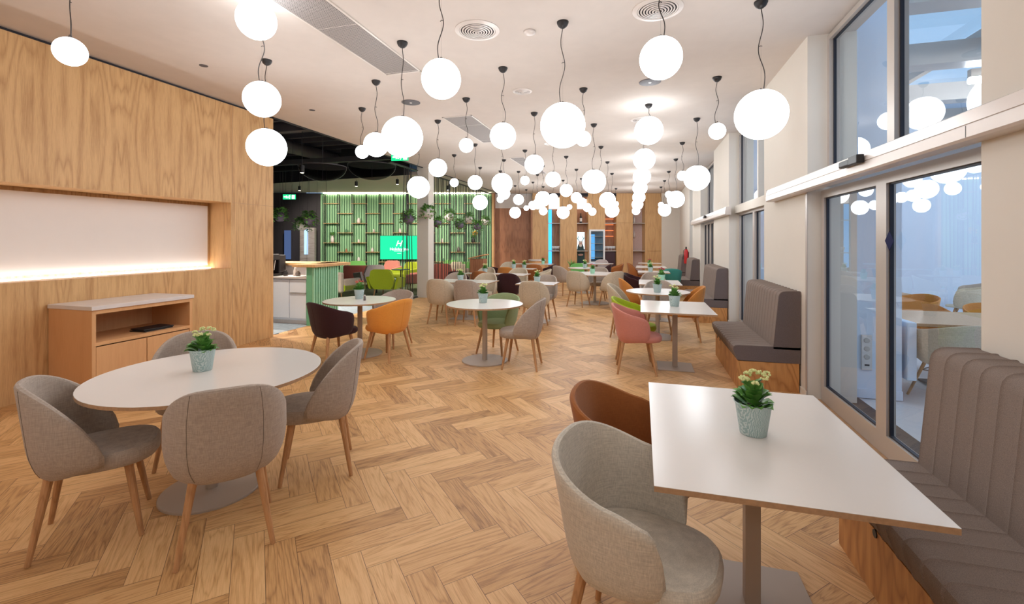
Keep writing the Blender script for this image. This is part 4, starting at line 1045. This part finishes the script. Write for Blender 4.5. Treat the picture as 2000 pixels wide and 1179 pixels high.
# wall shelving in front of the green slats
root = rroot('ladder_shelving', 640, 0, -.02); tag(root, 'black ladder frame shelving with thin wooden shelves on the green slat wall', 'shelving')
SX = [636, 663, 690, 717, 743, 770, 797, 823.5, 850, 880, 908.5, 937]
x0 = rx(640)
for px_ in SX:
    m = MB(); xx = rx(px_) - x0; m.box((xx - .012, -.17, .35), (xx + .012, -.15, 3.56)); m.box((xx - .012, 0 - .02, .35), (xx + .012, -.0, 3.56)); 
    for z in (.4, 1.0, 1.9, 2.8, 3.5): m.box((xx - .01, -.16, z), (xx + .01, -.01, z + .015))
    m.build('upright', M['black'], root)
SH = []
for i in range(len(SX) - 1):
    for py in ([398, 436, 474, 511] if i % 2 == 0 else [417, 454.5, 492]):
        if i == 7 and False: continue
        if i in (4, 5, 6) and py > 460 and py < 508: continue
        m = MB(); m.box((rx(SX[i]) - x0 - .02, -.19, rz_(py) - .012), (rx(SX[i + 1]) - x0 + .02, -.0, rz_(py) + .008)); m.build('shelf', M['oak_panel'], root); SH.append((i, py))
vases = [(0, 474, .3, 'c', 'white pot with a twiggy plant on the leftmost column of shelves'), (1, 454.5, .16, 'd', 'dark green jar on the second column of shelves'), (2, 436, .22, 'w', 'tall white vase on the third column of shelves'),
         (3, 454.5, .15, 'p', 'small patterned pot on the fourth column of shelves'), (2, 474, .14, 'w', 'white box ornament on the third column, middle shelf'), (2, 511, .2, 'w', 'cream jar on the lowest shelf of the third column'),
         (3, 492, .18, 'w', 'slim white bottle on the fourth column lower shelf'), (5, 454.5, .18, 'w', 'cream jar on the shelf above the screen'), (1, 492, .14, 't', 'small brown figurine on the second column lower shelf'),
         (8, 474, .18, 'w', 'white framed ornament right of the white column'), (10, 474, .3, 'y', 'vase of yellow flowers near the right end of the shelves'), (9, 492, .22, 'g', 'grey bottle on a lower shelf right of the column'),
         (9, 454.5, .16, 'd', 'green jar under the plum hanging planter'), (7, 492, .2, 'k', 'pink pot with a green plant beside the white column'), (8, 511, .14, 'd', 'small dark ornament on the lowest right shelf'), (10, 511, .16, 'p', 'small green pot on the lowest shelf at the right')]
cols = {'c': CRE, 'd': M['green_dark'], 'w': CRE, 'p': M['alu'], 't': M['brown_panel'], 'y': M['black'], 'g': M['cap'], 'k': plain('pink_ceramic', srgb(214, 148, 136), .5)}
for i, py, h, k, l in vases:
    p = rear((SX[i] + SX[i + 1]) / 2 + (2 if k != 'w' else -1), -.12); z = rz_(py) + .008
    root = empty('shelf_vase', (p.x, p.y, z)); tag(root, l, 'vase', 'vases and ornaments on the lounge shelves')
    m = MB(); r = h * .32 if h < .25 else h * .25
    hh = h if k not in 'ky' else h * .7
    m.lathe([(r * .7, 0), (r, hh * .25), (r * .95, hh * .6), (r * .5, hh * .88), (r * .55, hh), (.001, hh * .99)], 20); m.build('vessel', cols[k], root, True)
    if k in 'cyk':
        rnd = random.Random(i); m = MB()
        for q in range(40):
            a = rnd.random() * 6.28; d = Vector((math.cos(a), math.sin(a), rnd.uniform(.1, 1.2))).normalized(); leaf_geo(m, Vector((0, 0, hh)) + d * rnd.uniform(0, .12), d, Vector((-d.x * d.z, -d.y * d.z, 1.001 - d.z ** 2)).normalized(), .09, .025)
        m.build('foliage', M['leaf'], root, True)
        if k == 'y':
            m = MB()
            for q in range(14): a = rnd.random() * 6.28; m.blob((.13 * math.cos(a) * rnd.random() + .05, .1 * math.sin(a), hh + .12 + .16 * rnd.random()), .04, 1)
            m.build('blossoms', plain('yellow_blossom', srgb(222, 184, 70), .6), root, True)
# screen with the hotel sign
root = rroot('wall_screen', 782, rz_(483), -.21); tag(root, 'green lit screen showing a white hotel logo on the lounge wall', 'screen')
wd, hg = rx(819) - rx(746), rz_(461) - rz_(506)
m = MB(); m.box((-wd / 2 - .015, 0, -hg / 2 - .015), (wd / 2 + .015, .06, hg / 2 + .015), .004); m.build('bezel', M['black'], root)
m = MB(); m.box((-wd / 2, -.004, -hg / 2), (wd / 2, .002, hg / 2)); m.build('display', glow('screen_green', srgb(30, 190, 130), 1.0), root)
WHT = glow('screen_white', (1, 1, 1, 1), .95)
def text(body, size, loc, parent, mat, bold=0, shear=0, name='lettering'):
    cu = bpy.data.curves.new(name, 'FONT'); cu.body = body; cu.size = size; cu.align_x = 'CENTER'; cu.align_y = 'CENTER'; cu.extrude = .001; cu.offset = bold; cu.shear = shear
    ob = bpy.data.objects.new(name, cu); COL.objects.link(ob)
    me = bpy.data.meshes.new_from_object(ob.evaluated_get(bpy.context.evaluated_depsgraph_get())); bpy.data.objects.remove(ob)
    o = bpy.data.objects.new(name, me); COL.objects.link(o); me.materials.append(mat); o.parent = parent; o.location = loc; o.rotation_euler = (R(90), 0, 0); return o
text('H', .34, (-.03, -.008, .16), root, WHT, .004, .35, name='logo')
text('Holiday Inn', .17, (0, -.008, -.07), root, WHT, .001)
text('WARSZAWA', .05, (0, -.008, -.18), root, WHT, .001) if False else None
m = MB(); m.box((-.22, -.006, -.155), (.22, -.004, -.147)); m.box((-.08, -.006, -.25), (.08, -.004, -.238)); m.build('logo_line', WHT, root)
# exit signs
def exit_sign(loc, yaw, hangz, label, flip=1):
    root = empty('exit_sign', loc, yaw); tag(root, label, 'exit sign', 'green lit exit signs')
    m = MB(); m.box((-.18, -.015, -.07), (.18, .015, .07), .004); m.build('sign_box', glow('exit_green', srgb(24, 170, 110), 1.1), root)
    m = MB(); y = -.018
    def q(pts): n = len(pts); m.poly([(x, y, z) for x, z in pts] + [(x, y + .002, z) for x, z in pts], [list(range(n)), list(range(n, 2 * n))[::-1]] + [[i, (i + 1) % n, (i + 1) % n + n, i + n] for i in range(n)])
    q([(-.15, -.015), (-.08, -.015), (-.08, -.045), (-.03, 0), (-.08, .045), (-.08, .015), (-.15, .015)])
    q([(.08, -.055), (.16, -.055), (.16, .055), (.08, .055)])
    m.build('arrow', WHT, root)
    m = MB(); m.tube([(.02, y, .03), (.0, y, -.005), (.03, y, -.025), (.01, y, -.055)], .007, 5); m.tube([(.0, y, -.005), (-.02, y, -.03), (-.045, y, -.03)], .007, 5); m.tube([(-.02, y, .02), (.01, y, .024), (.045, y, .005)], .006, 5); m.blob((.028, y, .048), .012, 2); m.build('running_figure', WHT, root)
    m = MB(); m.tube([(-.1, 0, .07), (-.1, 0, hangz)], .004, 5); m.tube([(.1, 0, .07), (.1, 0, hangz)], .004, 5); m.build('hanger', M['black'], root)
exit_sign((-4.75, 8.35, 3.28), .15, .32, 'green exit sign hanging under the ceiling edge by the cluster of three globes')
exit_sign((-9.66, 10.78, 2.82), .3, 1.86, 'teal lit exit sign in the dark corner of the lounge')
# dark corner: pillar, screens
m = MB(); rbox(m, 594, 622, 0, rz_(445), -.4, -.2, .01); o = rbuild(m, 'column', grain('pale_brick_tile', srgb(176, 168, 166), srgb(120, 108, 104), axes=(2, 0), ring=12)); o['kind'] = 'structure'
m = MB(); rbox(m, 603, 610, 1.0, rz_(447), -.43, -.41); o = rbuild(m, 'glowing_panel', glow('cold_panel', srgb(170, 200, 235), .8)); tag(o, 'slim pale blue glowing panel on the brick look pillar', 'light panel')
m = MB(); rbox(m, 562, 574, .8, rz_(450), -.3, -.25); o = rbuild(m, 'glowing_panel', glow('dim_blue', srgb(60, 76, 110), .8)); tag(o, 'dim blue panel in the dark lounge corner', 'light panel')
# open ceiling: ducts, mesh shades, spotlights
for y, l in ((8.2, 'near grey beam crossing the dark open ceiling'), (11.8, 'far grey beam crossing the dark open ceiling')):
    m = MB(); m.box((-15.5, y, 3.95), (XL - .1, y + .14, 4.10)); o = m.build('crossing_beam', M['dark_duct']); tag(o, l, 'beam')
m = MB(); m.tube([(-9.8, 6.2, 4.29), (-9.8, 15, 4.29)], .18, 20); o = m.build('air_duct', M['dark_duct'], None, True); tag(o, 'round air duct running under the dark open ceiling', 'duct')
m = MB()
for k in range(16): m.box((-15, 6.4 + k * .55, 4.5), (XL - .1, 6.5 + k * .55, 4.68))
o = m.build('ceiling_rib', plain('dark_rib', srgb(84, 80, 88), .8)); o.name = 'ceiling_ribs'; o['kind'] = 'structure'
mesh_mat = glass_mat('dark_mesh', (.42, .40, .42, 1), 1.05, .6)
for x, y, z, r, l in ((-7.6, 9.6, 3.05, .56, 'dark mesh dome shade, left one under the open ceiling'), (-6.95, 10.75, 3.2, .62, 'dark mesh dome shade, right one under the open ceiling')):
    root = empty('dome_shade', (x, y, z)); tag(root, l, 'pendant shade', 'dark mesh dome shades')
    m = MB(); m.lathe([(max(.01, r * math.sin(R(90) * t / 10)), r * .62 * (1 - math.cos(R(90) * t / 10))) for t in range(11)], 40, cap1=False); m.build('mesh_bowl', mesh_mat, root, True)
    m = MB(); m.lathe([(r + .008, r * .62), (r + .008, r * .62 + .02), (r - .008, r * .62 + .02)], 40); m.tube([(0, 0, .0), (0, 0, 4.6 - z)], .006, 6); m.build('hoop', M['dark_duct'], root)
def spot(x, y, z, top, label, power=60):
    power *= 1.6 if y > 11 else 3
    root = empty('cylinder_spotlight', (x, y, z)); tag(root, label, 'spotlight', 'black cylinder spotlights of the lounge')
    m = MB(); m.lathe([(.05, 0), (.05, .16), (.001, .16)], 20); m.build('housing', M['black'], root, 'edges')
    m = MB(); m.lathe([(.04, -.002), (.001, -.002)], 16); m.build('lens', glow('spot_lens', (1, .9, .75, 1), 6), root)
    m = MB(); m.tube([(0, 0, .16), (0, 0, top - z)], .006, 6); m.build('stem', M['black'], root)
    ld = bpy.data.lights.new('spot_beam', 'SPOT'); ld.energy = power; ld.spot_size = R(95); ld.spot_blend = .7; ld.color = (1, .88, .74); ld.shadow_soft_size = .05
    lo = bpy.data.objects.new('spot_beam', ld); COL.objects.link(lo); lo.parent = root; lo.location = (0, 0, -.03)
    if y > 11: lo.rotation_euler = (Vector((FB.x, FB.y, -.75))).to_track_quat('-Z', 'Y').to_euler()
for a in [(-7.0, 6.5, 3.1, 4.7, 'added unseen spotlight brightening the front of the white cabinets', 55), (-7.1, 8.3, 3.05, 4.7, 'cylinder spotlight on a stem under the open ceiling, above the counter', 90), (-8.3, 8.6, 2.85, 4.7, 'cylinder spotlight on a long stem near the oak wall end', 90), (-6.5, 12.1, 2.95, 4.7, 'cylinder spotlight left of the white column', 110),  # first one is added out of view to brighten the cabinet fronts
          (-9.2, 13.3, 3.4, 3.62, 'short spotlight under the white soffit, second from left', 110), (-7.6, 13.2, 3.4, 3.62, 'short spotlight under the white soffit, third from left', 110), (-12.0, 13.9, 3.4, 3.62, 'short spotlight under the white soffit at far left', 110), (-6.7, 15.2, 3.4, 3.62, 'short spotlight under the soffit right of the white column', 110)]:
    spot(*a)
# ------------------------------------------------------------------ rear wall niches
NI = [(1071, 1094), (1127, 1149), (1182, 1204), (1236, 1260)]
glassw = M['glass_clear']
for i, (a, b) in enumerate(NI):
    m = MB(); rbox(m, a - 1, b + 1, 0, ZC, .45, .5)
    o = rbuild(m, 'wall_rear_niche', [M['brown_panel'], M['brown_panel'], M['brown_panel'], plain('pale_pink_back', srgb(204, 178, 172), .7)][i]); o['kind'] = 'structure'
    for py in (435.5, 490):
        m = MB(); rbox(m, a, b, rz_(py) - .015, rz_(py) + .01, .04, .45); o = rbuild(m, 'niche_shelf', M['alu']); tag(o, ['%s shelf of the blue lit niche', '%s shelf of the bottle niche', '%s shelf of the orange lit niche', '%s shelf of the pale pink niche'][i] % ('upper metal' if py < 450 else 'lower metal'), 'shelf', 'niche shelves of the rear wall')
m = MB(); rbox(m, 1072, 1079, rz_(515), rz_(408), .36, .44); o = rbuild(m, 'glowing_panel', M['blue_led']); tag(o, 'bright blue glowing strip in the first rear niche', 'light panel')
for p0, p1, t, l in ((1073, 1093, 385, 'white glowing glass box at the top of the blue lit niche'), (1128, 1147, 388, 'white glowing glass box at the top of the bottle niche')):
    m = MB(); rbox(m, p0, p1, rz_(407), rz_(t), .1, .4, .01); o = rbuild(m, 'light_box', glow('soft_box', (1, .9, .82, 1), .75)); tag(o, l, 'light box', 'white light boxes in the niches')
m = MB()
for k, z in enumerate((1.75, 2.0, 2.25, 2.5)): rbox(m, 1184, 1202, z, z + .03, .38, .42)
o = rbuild(m, 'led_strip', glow('orange_led', srgb(230, 130, 80), .7)); tag(o, 'orange glowing strips in the third rear niche', 'light strip')
m = MB(); rbox(m, 1183, 1203, .35, rz_(492), .1, .4, .01); o = rbuild(m, 'wine_cooler', plain('dark_plum_cooler', srgb(70, 50, 58), .3)); tag(o, 'dark plum cooler cabinet under the orange lit niche', 'cooler')
def bottle(px, z, d, h, mt, label, grp, kind='wine_bottle', cat='bottle'):
    p = rear(px, d); r = h * .13
    root = empty(kind, (p.x, p.y, z)); tag(root, label, cat, grp)
    m = MB(); m.lathe([(r, 0), (r, h * .58), (r * .4, h * .75), (r * .36, h), (.001, h)], 16); m.build('body', mt, root, True)
    if kind == 'wine_bottle': m = MB(); m.lathe([(r * 1.02, h * .15), (r * 1.02, h * .5)], 16); m.build('paper_label', CRE, root)
bottle(1135.5, rz_(435.5) + .01, .15, .42, M['black'], 'dark wine bottle with a pale label on the upper niche shelf', None)
ORD = ['leftmost', 'second', 'third', 'fourth', 'fifth', 'sixth', 'rightmost']
def glasses(pxs, py, label, grp):
    for k, px in enumerate(pxs):
        p = rear(px, .15); root = MB(); root.lathe([(.035, 0), (.006, .006), (.005, .08), (.03, .11), (.036, .16), (.03, .2), (.028, .2), (.033, .16), (.027, .112), (.001, .1)], 14)
        o = root.build('wine_glass', plain('frosted_glass', srgb(220, 220, 224), .2) if False else M['glassware'], None, True, loc=(p.x, p.y, rz_(py) + .01)); tag(o, label % ('rightmost' if k == len(pxs) - 1 else ORD[k]), 'wine glass', grp)
M['glassware'] = plain('pale_glassware', srgb(214, 216, 220), .15)
glasses([1080, 1082.5, 1085, 1087.5, 1090, 1092], 490, '%s stemmed glass on the lower shelf of the blue lit niche', 'glasses in the blue lit niche')
glasses([1184, 1187, 1190, 1193, 1196, 1199, 1202], 490, '%s stemmed glass on the lower shelf of the orange lit niche', 'glasses in the orange lit niche')
bottle(1240.5, rz_(435.5) + .01, .15, .3, CRE, 'white bottle on the upper shelf of the pale pink niche', 'white bottles in the pale pink niche', 'white_bottle')
bottle(1243.5, rz_(435.5) - .62, .40, .3, CRE, 'white vase lower in the pale pink niche', 'white bottles in the pale pink niche', 'white_bottle')
# picture of a person with antlers in the second niche
root = rroot('poster', 1136, rz_(485), .3); tag(root, 'backlit poster of a white bearded person in dark green with plants', 'poster')
pw = (rx(1144) - rx(1128)) / 2; ph = (rz_(453) - rz_(517)) / 2
m = MB(); m.box((-pw, 0, -ph), (pw, .03, ph)); m.build('panel', glow('poster_pale', srgb(214, 236, 242), .8), root)
m = MB(); m.box((-pw, -.004, -ph), (pw, -.001, -ph * .05)); m.rings([[(pw * .9 * math.cos(t) * .9, -.006, -.05 + .3 * math.sin(t)) for t in [k * math.pi / 12 for k in range(13)]], [(pw * .9 * math.cos(t) * .9, -.003, -.05 + .3 * math.sin(t)) for t in [k * math.pi / 12 for k in range(13)]]]); m.build('dark_figure', plain('poster_dark_teal', srgb(24, 60, 62), .5), root)
m = MB(); m.blob((0, -.012, .2), .085, 2, (1, .12, 1.15)); m.blob((0, -.014, -.28), .1, 2, (1.2, .12, .5)); m.build('face', plain('poster_skin', srgb(196, 160, 146), .6), root, True)
m = MB(); m.blob((0, -.016, .12), .07, 2, (1, .12, 1.0)); m.blob((0, -.012, .28), .09, 2, (1, .12, .5)); m.build('beard', CRE, root, True)
m = MB()
for s in (-1, 1): m.tube([(s * .05, -.012, .3), (s * .12, -.012, .4), (s * .10, -.012, .52)], .012, 6); m.tube([(s * .12, -.012, .4), (s * .18, -.012, .47)], .01, 6)
m.build('antlers', plain('poster_branch', srgb(60, 120, 124), .6), root)
# glass door fridge
root = rroot('glass_door_fridge', 1166, 0, 0); tag(root, 'white framed tall glass door fridge set into the third oak panel', 'fridge')
fw = (rx(1181.5) - rx(1151)) / 2; f0, f1 = rz_(515), rz_(448)
m = MB(); m.box((-fw, .02, f0 - .35), (fw, .45, f0)); m.box((-fw, .40, f0), (fw, .45, f1)); m.build('cabinet', plain('fridge_inside', srgb(96, 128, 150), .4), root)
m = MB(); bw = .07
m.box((-fw, -.04, f0), (-fw + bw, .02, f1)); m.box((fw - bw, -.04, f0), (fw, .02, f1)); m.box((-fw + bw, -.04, f0), (fw - bw, .02, f0 + .1)); m.box((-fw + bw, -.04, f1 - bw), (fw - bw, .02, f1)); d = m.build('door', plain('fridge_white', srgb(236, 238, 240), .3), root)
m = MB(); m.poly([(-fw + bw, -.01, f0 + .1), (fw - bw, -.01, f0 + .1), (fw - bw, -.01, f1 - bw), (-fw + bw, -.01, f1 - bw)], [[0, 1, 2, 3]]); m.build('door_glass', M['glass'], d, recalc=False)
m = MB(); m.box((-fw + .1, .36, f0 + .2), (-fw + .3, .4, f1 - .2)); m.build('blue_light', glow('fridge_blue', srgb(90, 160, 215), .7), root)
for z in (.85, 1.15, 1.45, 1.75): m = MB(); m.box((-fw + .02, .05, z), (fw - .02, .38, z + .012)); m.build('shelf', M['alu'], root)
# black plinth piece, small wooden stand and drum lamp by the recess
root = empty('host_stand', (-4.95, 13.6, 0)); tag(root, 'wooden reception stand with slanted top at the end of the green wall', 'stand')
m = MB(); m.box((-.22, -.2, 0), (.22, .2, 1.0)); m.build('body', M['brown_panel'], root)
m = MB(); m.rings([[(-.26, -.24, 1.0), (.26, -.24, 1.12), (.26, .24, 1.12), (-.26, .24, 1.0)], [(-.26, -.24, 1.03), (.26, -.24, 1.15), (.26, .24, 1.15), (-.26, .24, 1.03)]]); m.build('slanted_top', M['beech'], root)
root = empty('barrel_table', (-3.95, 17.6, 0)); tag(root, 'round wooden drum with pale top before the dark recess', 'side table')
m = MB(); m.lathe([(.3, 0), (.34, .3), (.33, .78), (.001, .79)], 28); m.build('drum', M['beech'], root, 'edges')
m = MB(); m.lathe([(.35, .79), (.35, .83), (.001, .835)], 28); m.build('lid', M['stone'], root, 'edges')
root = empty('potted_palm', (-2.55, 17.4, 0)); tag(root, 'small dark palm on the floor in front of the second oak panel', 'potted plant')
m = MB(); m.lathe([(.1, 0), (.14, .3), (.13, .3), (.001, .28)], 20); m.build('pot', M['black'], root, True)
m = MB(); rnd = random.Random(2)
for q in range(40): a = rnd.random() * 6.28; d = Vector((math.cos(a) * .6, math.sin(a) * .6, rnd.uniform(.6, 1.6))).normalized(); leaf_geo(m, Vector((0, 0, .3)), d, Vector((-d.x * d.z, -d.y * d.z, 1.001 - d.z ** 2)).normalized(), rnd.uniform(.3, .6), .03)
m.build('foliage', M['leaf'], root, True)
# fire extinguisher on the far right wall
root = empty('fire_extinguisher', (1.50, 16.8, .78)); tag(root, 'red fire extinguisher hanging on the far right pier', 'fire extinguisher')
m = MB(); m.lathe([(.06, 0), (.07, .03), (.07, .42), (.04, .5), (.001, .5)], 20); m.build('tank', plain('signal_red', srgb(200, 40, 44), .35), root, True)
m = MB(); m.box((-.02, -.05, .5), (.02, .06, .58)); m.tube([(0, 0, .52), (-.09, -.02, .45), (-.1, -.03, .15)], .01, 6); m.build('valve_hose', M['black'], root)
m = MB(); m.box((.07, -.03, .1), (.09, .03, .4)); m.build('bracket', M['black'], root)
# ------------------------------------------------------------------ things behind the near glass doors
root = empty('socket_strip', (2.17, 5.352, 0)); tag(root, 'white vertical strip of wall sockets behind the glass door', 'socket strip')
m = MB(); m.box((-.045, -.012, .28), (.045, .006, .63), .004); m.build('cover_plate', M['header'], root)
for k in range(4):
    z = .33 + k * .082; m = MB()
    if k: m.lathe([(.027, 0), (.022, .004), (.001, .005)], 20); m.xf(Matrix.Translation((0, -.014, z)) @ Matrix.Rotation(R(90), 4, 'X')); mt = 'alu'
    else: m.box((-.02, -.015, z - .008), (.02, -.011, z + .008)); mt = 'black'
    m.build('socket', M[mt], root)
root = empty('radiator', (2.54, 5.55, .15)); tag(root, 'white flat radiator at the edge of the annex wall', 'radiator')
m = MB(); m.box((-.03, -.2, .05), (.05, .5, .62), .008); m.build('panel', M['annex_wall'], root)
m = MB(); m.tube([(0, 0, -.15), (0, 0, .06)], .012, 8); m.build('pipe', M['header'], root)
def annex_chair(x, y, deg, fab, label):
    root = empty('shell_chair', (x, y, 0), R(deg)); tag(root, label, 'chair', 'shell chairs behind the glass')
    key = 'annex' + fab
    K = dict(B_); K['zt'] = lambda u: .80 - .14 * u ** 1.3 if u < .8 else .69 - .2 * ((u - .8) / .2) ** 2; K['thick'] = .016
    if key not in PROTO:
        o1 = shell_mesh(**K).build('shell', M[fab], root, 'edges'); o2 = seat_mesh(-.2, .26, .2, .22, .395, .42).build('seat', M[fab], root, True); PROTO[key] = (o1.data, o2.data)
    else:
        for nme, me in zip(('shell', 'seat'), PROTO[key]): o = bpy.data.objects.new(nme, me); COL.objects.link(o); o.parent = root
    for mm in leg_meshes((.12, .12), (.23, .22), .40, .016, .012): mm.build('leg', M['leg'], root)
    m = MB(); m.tube([(.15, .15, .28), (-.15, -.15, .28)], .005, 6); m.tube([(-.15, .15, .28), (.15, -.15, .28)], .005, 6); m.tube([(.15, .15, .28), (.1, -.1, .38)], .005, 6); m.build('strut', M['black'], root)
for a in [(2.88, 5.4, 100, 'f_beige', 'beige shell chair nearest behind the glass door, back to us'), (3.35, 6.85, 265, 'f_amber', 'amber shell chair across the annex table, left'), (3.75, 7.9, 200, 'f_amber', 'amber shell chair farther back in the annex, left'),
          (4.1, 6.8, 265, 'f_amber', 'amber shell chair across the annex table, right'), (5.5, 9.9, 150, 'f_beige', 'beige shell chair far back in the annex'), (6.0, 10.6, 170, 'f_taupe', 'grey shell chair far back beside the beige one')]:
    annex_chair(*a)
root = empty('annex_table', (3.35, 5.95, 0)); tag(root, 'long pale wooden table set with cutlery behind the glass door', 'table')
m = MB(); m.box((-.72, -.5, .72), (1.1, .5, .75), .004); m.build('tabletop', M['ply'], root)
m = MB(); m.box((-.1, -.04, .02), (-.02, .04, .72)); m.box((.6, -.04, .02), (.68, .04, .72)); m.box((-.35, -.25, 0), (.9, .25, .02)); m.build('pedestal', M['black'], root)
for x, y, l in ((3.55, 5.75, 'white plate at the near side of the annex table'), (3.75, 6.2, 'white plate at the far side of the annex table')):
    m = MB(); m.lathe([(.06, 0), (.12, .012), (.118, .015), (.001, .006)], 28); o = m.build('plate', M['stone'], None, True, loc=(x, y, .75)); tag(o, l, 'plate', 'plates on the annex table')
root = empty('annex_table', (3.2, 8.7, 0)); tag(root, 'second pale table farther back in the annex', 'table')
m = MB(); m.box((-.6, -.4, .72), (.8, .4, .75), .004); m.build('tabletop', M['ply'], root)
m = MB(); m.box((-.04, -.04, .02), (.04, .04, .72)); m.box((-.25, -.25, 0), (.25, .25, .02)); m.build('pedestal', M['black'], root)
# blue sticker on the sliding door
m = MB(); m.poly([(1.694, 3.78, 1.57), (1.694, 3.84, 1.50), (1.694, 3.90, 1.57), (1.694, 3.84, 1.64)] + [(1.696, 3.78, 1.57), (1.696, 3.84, 1.50), (1.696, 3.90, 1.57), (1.696, 3.84, 1.64)], [[0, 1, 2, 3], [7, 6, 5, 4], [0, 1, 5, 4], [1, 2, 6, 5], [2, 3, 7, 6], [3, 0, 4, 7]])
o = m.build('door_sticker', plain('navy_sticker', srgb(10, 14, 66), .6, spec=.1)); tag(o, 'navy blue diamond sticker on the near glass door stile', 'sticker')
